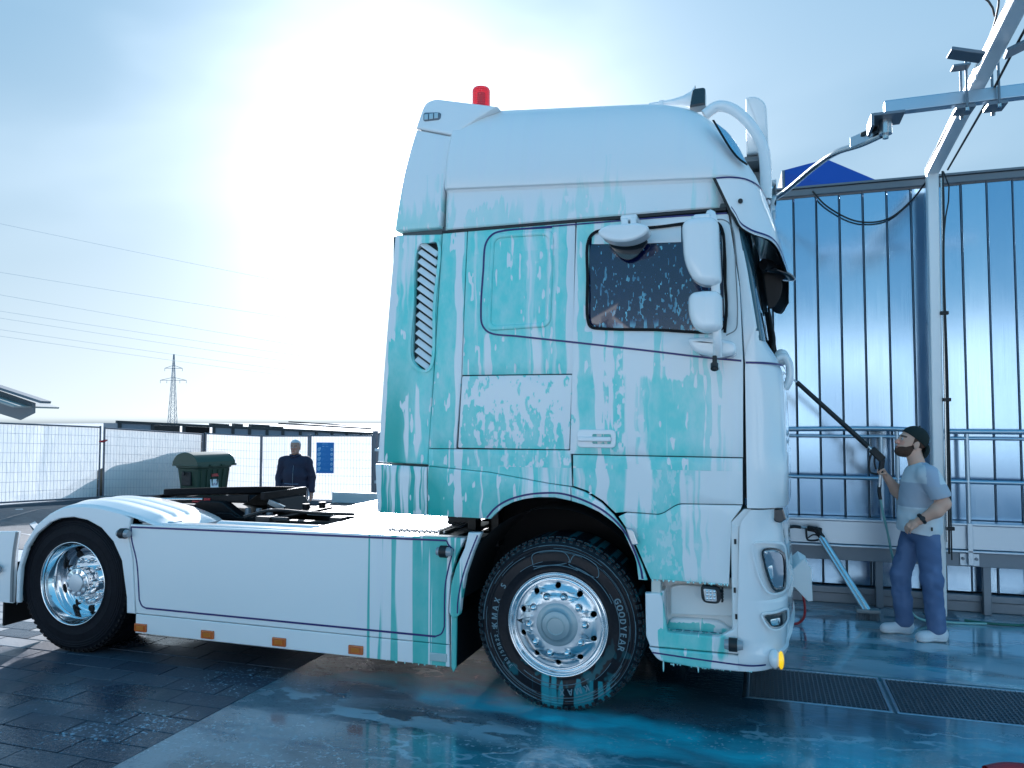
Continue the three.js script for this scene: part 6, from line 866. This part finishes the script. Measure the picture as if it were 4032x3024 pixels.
{ // the man with the spray lance, seen from his left, looking up at the cab
  const o = thing('person', 'bearded man in backward cap, pale t-shirt and jeans holding a spray lance', 'person', [2.33, 0.004, -2.40]);
  const Z = -2.40, hc = [2.285, 1.505, Z]; const hd = localOf(head(hc, [-0.92, 0.30, 0.24], [0.3, 1, 0]), hc);
  const tone = [0.72, 0.40, 0.29], col = skinColour(hd, tone);
  const torso = [ell([2.335, 0.87, Z], [0.105, 0.11, 0.120]), ell([2.325, 1.0, Z], [0.13, 0.15, 0.145]), ell([2.34, 1.17, Z], [0.115, 0.16, 0.155]), cone([2.35, 1.275, Z + 0.165], [2.35, 1.275, Z - 0.165], 0.055, 0.055), cone([2.335, 1.28, Z], [2.30, 1.44, Z], 0.066, 0.056)];
  const legs = [cone([2.362, 0.82, -2.33], [2.385, 0.47, -2.30], 0.062, 0.052), cone([2.385, 0.47, -2.30], [2.41, 0.09, -2.31], 0.052, 0.036), cone([2.308, 0.82, -2.462], [2.20, 0.46, -2.48], 0.062, 0.052), cone([2.20, 0.46, -2.48], [2.21, 0.09, -2.48], 0.052, 0.036), cone([2.42, 0.05, -2.31], [2.33, 0.035, -2.28], 0.034, 0.026), cone([2.22, 0.05, -2.48], [2.09, 0.035, -2.465], 0.034, 0.026)];
  const nearArm = [cone([2.375, 1.265, -2.215], [2.45, 1.065, -2.145], 0.054, 0.047), cone([2.45, 1.065, -2.145], [2.40, 1.01, -2.135], 0.047, 0.047), cone([2.40, 1.01, -2.135], [2.283, 0.925, -2.165], 0.046, 0.030)];
  const farArm = [cone([2.35, 1.265, -2.575], [2.245, 1.075, -2.60], 0.054, 0.045), cone([2.245, 1.075, -2.60], [2.20, 1.12, -2.59], 0.045, 0.045), cone([2.20, 1.12, -2.59], [2.118, 1.235, -2.53], 0.045, 0.029)];
  const body = blend([...torso, ...legs, ...nearArm, ...farArm], 0.03);
  const bodyHead = (x, y, z) => { const b = body(x, y, z); return y > 1.33 ? smin(b, hd.skin(x, y, z), 0.02) : b; };
  const h1 = hand([2.28, 0.923, -2.165], [-0.80, -0.58, -0.1], [-0.45, 0.55, 0.7], 1, 0.9, 0.155), h2 = hand([2.115, 1.238, -2.53], [-0.42, 0.80, 0.32], [0.75, 0.45, -0.3], -1, 2.1, 0.14);
  const gs = [nets((x, y, z) => y > 1.37 ? 1 : body(x, y, z), [2.02, -0.02, -2.72], [2.56, 1.40, -2.05], 0.013, col), nets((x, y, z) => Math.max(bodyHead(x, y, z), 1.335 - y), [2.13, 1.32, -2.52], [2.44, 1.66, -2.28], 0.0042, col), nets(h1.f, h1.lo, h1.hi, 0.004, col), nets(h2.f, h2.lo, h2.hi, 0.004, col)];
  const off = (g) => g.translate(-2.33, -0.004, 2.40);
  part('body', off(mergeBody(gs)), skinMat, o);
  // t-shirt with colour blocks
  const sh = blend([ell([2.338, 1.18, Z], [0.132, 0.185, 0.175]), ell([2.328, 0.98, Z], [0.150, 0.30, 0.172]), ell([2.328, 0.85, Z], [0.158, 0.18, 0.184]), cone([2.35, 1.275, Z + 0.165], [2.35, 1.275, Z - 0.165], 0.067, 0.067), cone([2.375, 1.268, -2.212], [2.432, 1.12, -2.155], 0.072, 0.074), cone([2.35, 1.265, -2.575], [2.285, 1.12, -2.595], 0.072, 0.074)], 0.045);
  const slv = (x, y, z) => Math.max(y < 1.13 && Math.abs(z - Z) > 0.20 ? 1.105 + (x - 2.43) * 0.3 - y : -1);
  const shirtF = (x, y, z) => { const fold = 0.006 * (vn(x * 26 + y * 9, y * 11 + z * 14) - 0.5) + 0.004 * Math.sin(y * 60 + x * 25) * vn(z * 9, y * 6) * sst(1.2, 0.9, y); let d = sh(x, y, z) + fold; d = Math.max(d, 0.815 + 0.012 * Math.sin(x * 15) - y); const nk = Math.hypot(x - 2.305, (y - 1.40) * 0.8, z - Z) - 0.072; d = Math.max(d, -nk); d = Math.max(d, slv(x, y, z)); return d; };
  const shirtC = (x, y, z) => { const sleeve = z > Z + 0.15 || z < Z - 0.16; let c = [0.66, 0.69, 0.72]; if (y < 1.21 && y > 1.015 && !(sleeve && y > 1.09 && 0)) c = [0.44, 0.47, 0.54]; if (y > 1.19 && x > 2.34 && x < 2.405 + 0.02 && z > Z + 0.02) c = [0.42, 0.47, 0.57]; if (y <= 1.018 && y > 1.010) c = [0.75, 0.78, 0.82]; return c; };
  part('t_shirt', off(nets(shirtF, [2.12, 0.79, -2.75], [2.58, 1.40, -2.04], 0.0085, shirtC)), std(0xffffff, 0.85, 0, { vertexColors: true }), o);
  part('shirt_tag', bx(0.045, 0.057, 0.845, 0.872, 0.168, 0.190, 0.001), M.black, o);
  // jeans
  const jn = blend([ell([2.335, 0.845, Z], [0.130, 0.12, 0.150]), cone([2.365, 0.82, -2.325], [2.385, 0.47, -2.30], 0.092, 0.074), cone([2.385, 0.47, -2.30], [2.415, 0.10, -2.31], 0.076, 0.066), cone([2.305, 0.82, -2.467], [2.198, 0.46, -2.48], 0.092, 0.074), cone([2.198, 0.46, -2.48], [2.215, 0.10, -2.48], 0.076, 0.066)], 0.03);
  const jnF = (x, y, z) => { const q = (y < 0.5 ? 1.3 : 0.8), f = 0.010 * q * (fbm(x * 7 + y * 11 + z * 5, y * 13 - x * 9, 2) - 0.5) + 0.007 * (vn(y * 24 + x * 13 - z * 8, z * 10 + x * 5) - 0.5); let d = jn(x, y, z) + f * sst(0.84, 0.66, y); d = Math.max(d, y - 0.90, 0.062 - y); const cut = Math.max(Math.abs(y - 0.07) - 0.0, 0); return d; };
  part('jeans', off(nets(jnF, [2.05, 0.04, -2.66], [2.56, 0.93, -2.12], 0.009, (x, y, z) => { const w = sst(0.45, 0.65, fbm(x * 9 + z * 3, y * 6, 3)); const seam = 1; return [mix(0.085, 0.125, w) * seam, mix(0.14, 0.19, w) * seam, mix(0.27, 0.34, w) * seam]; })), std(0xffffff, 0.85, 0, { vertexColors: true }), o);
  // shoes
  const shoe = (hx, hz, tx, tz) => { const u = blend([ell([hx, 0.06, hz], [0.052, 0.055, 0.042]), cone([hx - 0.01, 0.055, hz], [tx + 0.03, 0.042, tz], 0.046, 0.036), ell([tx + 0.035, 0.038, tz], [0.05, 0.032, 0.040]), ell([hx - 0.02, 0.10, hz], [0.05, 0.035, 0.040])], 0.03); const f = (x, y, z) => Math.max(u(x, y, z), 0.006 - y); const s = part('shoe', off(nets(f, [tx - 0.06, 0, Math.min(hz, tz) - 0.08], [hx + 0.09, 0.16, Math.max(hz, tz) + 0.08], 0.006)), std(rgb(0.66, 0.68, 0.72), 0.6), o); part('sole', off(nets((x, y, z) => Math.max(u(x, y * 0.9, z) - 0.005, y - 0.028, 0.006 - y), [tx - 0.06, 0, Math.min(hz, tz) - 0.08], [hx + 0.09, 0.05, Math.max(hz, tz) + 0.08], 0.006)), std(rgb(0.75, 0.76, 0.78), 0.7), s); };
  shoe(2.44, -2.31, 2.275, -2.27); shoe(2.235, -2.48, 2.055, -2.455);
  // cap, beard, hair, watch
  const cap = hd.L((f, u, s) => { const e = ell([-0.014, 0.046, 0], [0.106, 0.098, 0.085])(f, u, s); return Math.max(e, 0.038 + 0.42 * (f + 0.0) - 0.0 - u, -(ell([-0.014, 0.046, 0], [0.099, 0.091, 0.078])(f, u, s))); });
  const brim = hd.L((f, u, s) => { const e = ell([-0.112, -0.030, 0], [0.028, 0.062, 0.070])(f * 1, u, s); return Math.max(e, -(ell([-0.07, -0.03, 0], [0.038, 0.07, 0.07])(f, u, s))); });
  const capm = std(rgb(0.012, 0.020, 0.018), 0.9); const w0 = hc.map((v) => v - 0.16), w1 = hc.map((v) => v + 0.16);
  const cp = part('cap', off(nets(cap, w0, w1, 0.004)), capm, o); part('brim', off(nets(brim, w0, w1, 0.004)), capm, cp); part('button', off(new THREE.SphereGeometry(0.008, 10, 8).translate(...hd.toWorld(-0.02, 0.145, 0))), capm, cp);
  const hairM = std(rgb(0.085, 0.040, 0.026), 0.9);
  const beard = hd.L((f, u, s) => { const b = hd.base(f, u, s) - 0.003 - 0.003 * vn(f * 260, u * 260 + s * 90); const low = u + 0.060 - 0.55 * Math.max(0, 0.055 - f) - 0.10 * Math.abs(s) / 0.06 * 0.2; const lip = Math.max(Math.abs(s) - 0.020, Math.abs(u + 0.058) - 0.010, 0.06 - f); return Math.max(b, low, -0.012 - f, -lip); });
  part('beard', off(nets(beard, w0, w1, 0.004)), hairM, o);
  part('hair', off(nets(hd.L((f, u, s) => { const b = hd.base(f, u, s) - 0.004; return Math.max(b, f - 0.018, -0.035 - u, u - 0.06, 0.03 - Math.abs(s) - (f < -0.05 ? 1 : 0), -(Math.hypot(f + 0.012, u + 0.004) - 0.026)); }), w0, w1, 0.004)), hairM, o);
  part('watch', off(mg([new THREE.TorusGeometry(0.036, 0.009, 8, 24).scale(1, 1, 1.6).rotateY(Math.PI / 2).rotateZ(0.62).translate(2.305, 0.945, -2.16), new THREE.CylinderGeometry(0.019, 0.019, 0.010, 18).rotateX(Math.PI / 2 - 0.3).translate(2.302, 0.952, -2.118)])), M.black, o);
}
{ // spray lance in his hand
  const o = thing('spray_lance', 'long black pressure washer lance held up by the bearded man', 'spray lance', [2.08, 1.30, -2.50]); const g = (x, y, z = -2.50) => [x - 2.08, y - 1.30, z + 2.50];
  part('lance_sleeve', rod(g(1.985, 1.475), g(1.45, 2.005, -2.46), 0.021, 0.019, 16), M.black, o);
  part('lance_tip', rod(g(1.45, 2.005, -2.46), g(1.33, 2.10, -2.45), 0.008, 0.006, 10), M.steel, o);
  part('coupling', rod(g(2.015, 1.445), g(1.98, 1.48), 0.011, 0.011, 10), M.steel, o);
  part('gun_body', mg([bar(g(2.01, 1.455), g(2.095, 1.365), 0.04, 0.062, V(0, 1, 0), 0.012), bar(g(2.09, 1.38), g(2.072, 1.255), 0.034, 0.042, V(1, 0, 0), 0.012)]), M.black, o);
  part('trigger_guard', tube([g(2.01, 1.42), g(1.995, 1.37), g(1.99, 1.30), g(1.997, 1.268), g(2.03, 1.255), g(2.07, 1.255)], 0.008, { seg: 30 }), M.black, o);
  part('trigger', tube([g(2.035, 1.40), g(2.03, 1.35), g(2.04, 1.29)], 0.007), M.black, o);
  const h = single('lance_hose', 'pale green high pressure hose hanging from the lance to the floor', 'hose', tube([[2.068, 1.06, -2.50], [2.085, 0.95, -2.52], [2.12, 0.80, -2.56], [2.16, 0.60, -2.62], [2.24, 0.3, -2.72], [2.36, 0.06, -2.82], [2.6, 0.018, -2.9], [2.9, 0.016, -2.95]], 0.010, { seg: 70 }), phy(rgb(0.20, 0.42, 0.40), 0.3, { clearcoat: 0.5 }));
  part('hose_fitting', mg([rod(g(2.07, 1.25), g(2.065, 1.17), 0.011), rod(g(2.065, 1.175), g(2.062, 1.15), 0.014)]), M.steel, o); part('hose_sleeve', tube([g(2.064, 1.17), g(2.060, 1.12), g(2.068, 1.05)], 0.014), M.black, o);
}
{ // brush lance leaning on the walkway beam
  const o = thing('brush_lance', 'washing brush with steel handle leaning against the walkway beam', 'washing brush', [1.97, 0.006, -2.86]); const g = (x, y, z) => [x - 1.97, y - 0.006, z + 2.86];
  part('handle', mg([rod(g(1.655, 0.655, -3.10), g(2.00, 0.085, -2.84), 0.024, 0.024, 16), rod(g(1.640, 0.635, -3.085), g(1.965, 0.085, -2.82), 0.012, 0.012, 12)]), M.chrome, o);
  part('gun_body', mg([bar(g(1.545, 0.715, -3.14), g(1.665, 0.70, -3.10), 0.036, 0.05, V(0, 1, 0), 0.012), bar(g(1.605, 0.725, -3.11), g(1.672, 0.632, -3.09), 0.036, 0.052, V(0, 1, 0), 0.012)]), M.black, o);
  part('trigger_guard', tube([g(1.535, 0.715, -3.12), g(1.535, 0.66, -3.12), g(1.545, 0.615, -3.11), g(1.60, 0.612, -3.10), g(1.655, 0.632, -3.09)], 0.009, { seg: 30 }), M.black, o);
  part('trigger', tube([g(1.545, 0.63, -3.11), g(1.59, 0.66, -3.11), g(1.62, 0.66, -3.10), g(1.64, 0.645, -3.10)], 0.006), M.black, o);
  part('hose_fitting', rod(g(1.535, 0.715, -3.14), g(1.49, 0.718, -3.15), 0.010), M.steel, o);
  part('hose_sleeve', tube([g(1.49, 0.718, -3.15), g(1.43, 0.722, -3.15), g(1.38, 0.71, -3.14), g(1.335, 0.675, -3.12)], 0.014, { seg: 24 }), M.black, o);
  const b = part('brush_head', bx(-0.07, 0.12, 0.055, 0.09, -0.04, 0.06, 0.012), M.greyTrim, o); const l = [], rr = rng(9); for (let i = 0; i < 90; i++) { const x = -0.06 + rr() * 0.17, z = -0.03 + rr() * 0.08; l.push(rod([x, 0.06, z], [x * 1.15 + (rr() - 0.5) * 0.02, 0.0, z * 1.2 + (rr() - 0.5) * 0.02], 0.0035, 0.002, 4)); } part('bristles', mg(l), std(rgb(0.16, 0.18, 0.2), 0.8), b).userData.kind = 'stuff';
}
single('red_hose', 'red hose from the washing brush curling down in front of the bumper', 'hose', mg([tube([[1.336, 0.676, -3.12], [1.31, 0.62, -3.05], [1.27, 0.55, -2.9], [1.2, 0.4, -2.85]], 0.012), tube([[1.30, 0.60, -2.75], [1.40, 0.42, -2.55], [1.43, 0.36, -2.5], [1.475, 0.22, -2.5], [1.475, 0.07, -2.5], [1.43, 0.016, -2.5], [1.36, 0.016, -2.45], [1.2, 0.016, -2.3]], 0.011, { seg: 50 })]), M.hoseRed);
single('red_hose_end', 'dark red hose end at the very bottom right corner', 'hose', tube([[2.15, 0.03, 0.13], [2.24, 0.035, 0.075], [2.36, 0.035, 0.06], [2.6, 0.03, 0.14], [2.9, 0.03, 0.25]], 0.026, { seg: 30, rad: 12 }), M.hoseRed);
{ // grey haired man by the fence
  const base = [-6.34, groundY(-6.34, -6.92), -6.92];
  const o = thing('person', 'grey haired man in dark navy jacket standing before the white fence', 'person', base); o.rotation.y = 0.38;
  const hc = [0, 1.615, 0.02], hd = localOf(head(hc, [-0.12, -0.02, 1], [0, 1, 0]), hc), tone = [0.40, 0.22, 0.16], col = skinColour(hd, tone);
  const body = blend([ell([0, 0.98, 0], [0.175, 0.15, 0.135]), ell([0, 1.16, 0.02], [0.18, 0.18, 0.15]), ell([0, 1.33, 0], [0.18, 0.14, 0.13]), cone([-0.165, 1.42, 0], [0.165, 1.42, 0], 0.055, 0.055), cone([0, 1.42, -0.005], [0, 1.55, 0.01], 0.066, 0.058), cone([0.09, 0.93, 0], [0.11, 0.5, 0.01], 0.09, 0.06), cone([0.11, 0.5, 0.01], [0.12, 0.08, -0.01], 0.056, 0.04), cone([-0.09, 0.93, 0], [-0.11, 0.5, 0.01], 0.09, 0.06), cone([-0.11, 0.5, 0.01], [-0.12, 0.08, -0.01], 0.056, 0.04), cone([0.205, 1.40, 0], [0.265, 1.12, -0.02], 0.055, 0.045), cone([0.265, 1.12, -0.02], [0.285, 0.86, 0.04], 0.043, 0.03), cone([-0.205, 1.40, 0], [-0.265, 1.12, -0.02], 0.055, 0.045), cone([-0.265, 1.12, -0.02], [-0.25, 0.88, 0.07], 0.043, 0.03)], 0.03);
  const bh = (x, y, z) => y > 1.45 ? smin(body(x, y, z), hd.skin(x, y, z), 0.02) : body(x, y, z);
  const h1 = hand([0.286, 0.855, 0.045], [0.05, -1, 0.12], [1, 0, -0.1], -1, 0.6), h2 = hand([-0.25, 0.875, 0.075], [0.05, -1, 0.2], [-1, 0, -0.1], 1, 0.6);
  part('body', mergeBody([nets((x, y, z) => y > 1.5 ? 1 : body(x, y, z), [-0.4, 0.02, -0.25], [0.4, 1.53, 0.25], 0.016, col), nets((x, y, z) => Math.max(bh(x, y, z), 1.44 - y), [-0.13, 1.43, -0.14], [0.13, 1.78, 0.18], 0.006, col), nets(h1.f, h1.lo, h1.hi, 0.006, col), nets(h2.f, h2.lo, h2.hi, 0.006, col)]), skinMat, o);
  const jk = blend([ell([0, 0.98, 0.01], [0.205, 0.19, 0.165]), ell([0, 1.16, 0.02], [0.21, 0.20, 0.175]), ell([0, 1.33, 0], [0.205, 0.15, 0.15]), cone([-0.165, 1.415, 0], [0.165, 1.415, 0], 0.07, 0.07), cone([0, 1.42, 0], [0, 1.50, 0], 0.088, 0.082), cone([0.205, 1.395, 0], [0.27, 1.12, -0.02], 0.075, 0.066), cone([0.27, 1.12, -0.02], [0.288, 0.90, 0.03], 0.064, 0.052), cone([-0.205, 1.395, 0], [-0.27, 1.12, -0.02], 0.075, 0.066), cone([-0.27, 1.12, -0.02], [-0.255, 0.92, 0.06], 0.064, 0.052)], 0.035);
  const jf = (x, y, z) => Math.max(jk(x, y, z) + 0.014 * (vn(x * 14 + y * 10, y * 16 + z * 9) - 0.5), Math.abs(x) < 0.2 ? 0.88 - y : 0.86 - y, y - 1.50, -(Math.hypot(x, z - 0.02) - 0.07 + (y < 1.44 ? 1 : 0)));
  const jkm = std(rgb(0.010, 0.014, 0.040), 0.75); const jp = part('jacket', nets(jf, [-0.42, 0.83, -0.26], [0.42, 1.53, 0.28], 0.011), jkm, o);
  part('reflective_strip', tube([[-0.14, 1.03, 0.172], [-0.02, 1.02, 0.198], [0.09, 1.02, 0.185]], 0.006), std(rgb(0.10, 0.16, 0.26), 0.4), jp); part('zip', tube([[0, 1.44, 0.085], [0, 1.3, 0.158], [0, 1.1, 0.205], [0, 0.92, 0.178]], 0.004), M.galvDark, jp); part('collar', tube([[-0.075, 1.50, 0.01], [-0.05, 1.49, 0.075], [0, 1.47, 0.095], [0.05, 1.49, 0.075], [0.075, 1.50, 0.01], [0, 1.52, -0.075]], 0.02, { closed: true, seg: 40 }), jkm, jp);
  const tr = blend([ell([0, 0.93, 0], [0.185, 0.12, 0.15]), cone([0.09, 0.9, 0], [0.11, 0.5, 0.01], 0.105, 0.085), cone([0.11, 0.5, 0.01], [0.12, 0.1, -0.01], 0.082, 0.07), cone([-0.09, 0.9, 0], [-0.11, 0.5, 0.01], 0.105, 0.085), cone([-0.11, 0.5, 0.01], [-0.12, 0.1, -0.01], 0.082, 0.07)], 0.03);
  part('trousers', nets((x, y, z) => Math.max(tr(x, y, z), y - 0.98, 0.07 - y), [-0.26, 0.04, -0.2], [0.26, 1.0, 0.2], 0.013), std(rgb(0.012, 0.012, 0.018), 0.85), o);
  for (const s of [-1, 1]) part('shoe', nets((x, y, z) => Math.max(blend([ell([0.12 * s, 0.06, -0.02], [0.05, 0.06, 0.06]), cone([0.12 * s, 0.05, 0], [0.14 * s, 0.04, 0.17], 0.05, 0.042)], 0.03)(x, y, z), -y), [0.12 * s - 0.1, -0.02, -0.12], [0.12 * s + 0.12, 0.15, 0.26], 0.012), M.black, o);
  part('hair', nets(hd.L((f, u, s) => { const b = hd.base(f, u, s) - 0.010 - 0.004 * vn(f * 150, s * 150 + u * 70); return Math.max(b, Math.min(0.075 - u, f - 0.0) - (f < 0.0 && u > -0.06 ? 1 : 0), -0.06 - u, f > 0.02 ? 0.088 - u : -1); }), hc.map((v) => v - 0.16), hc.map((v) => v + 0.16), 0.006), std(rgb(0.50, 0.51, 0.54), 0.8), o);
}
scene.traverse((o) => { if (o.isMesh) { o.castShadow = true; o.receiveShadow = true; } });
renderer.render(scene, camera);
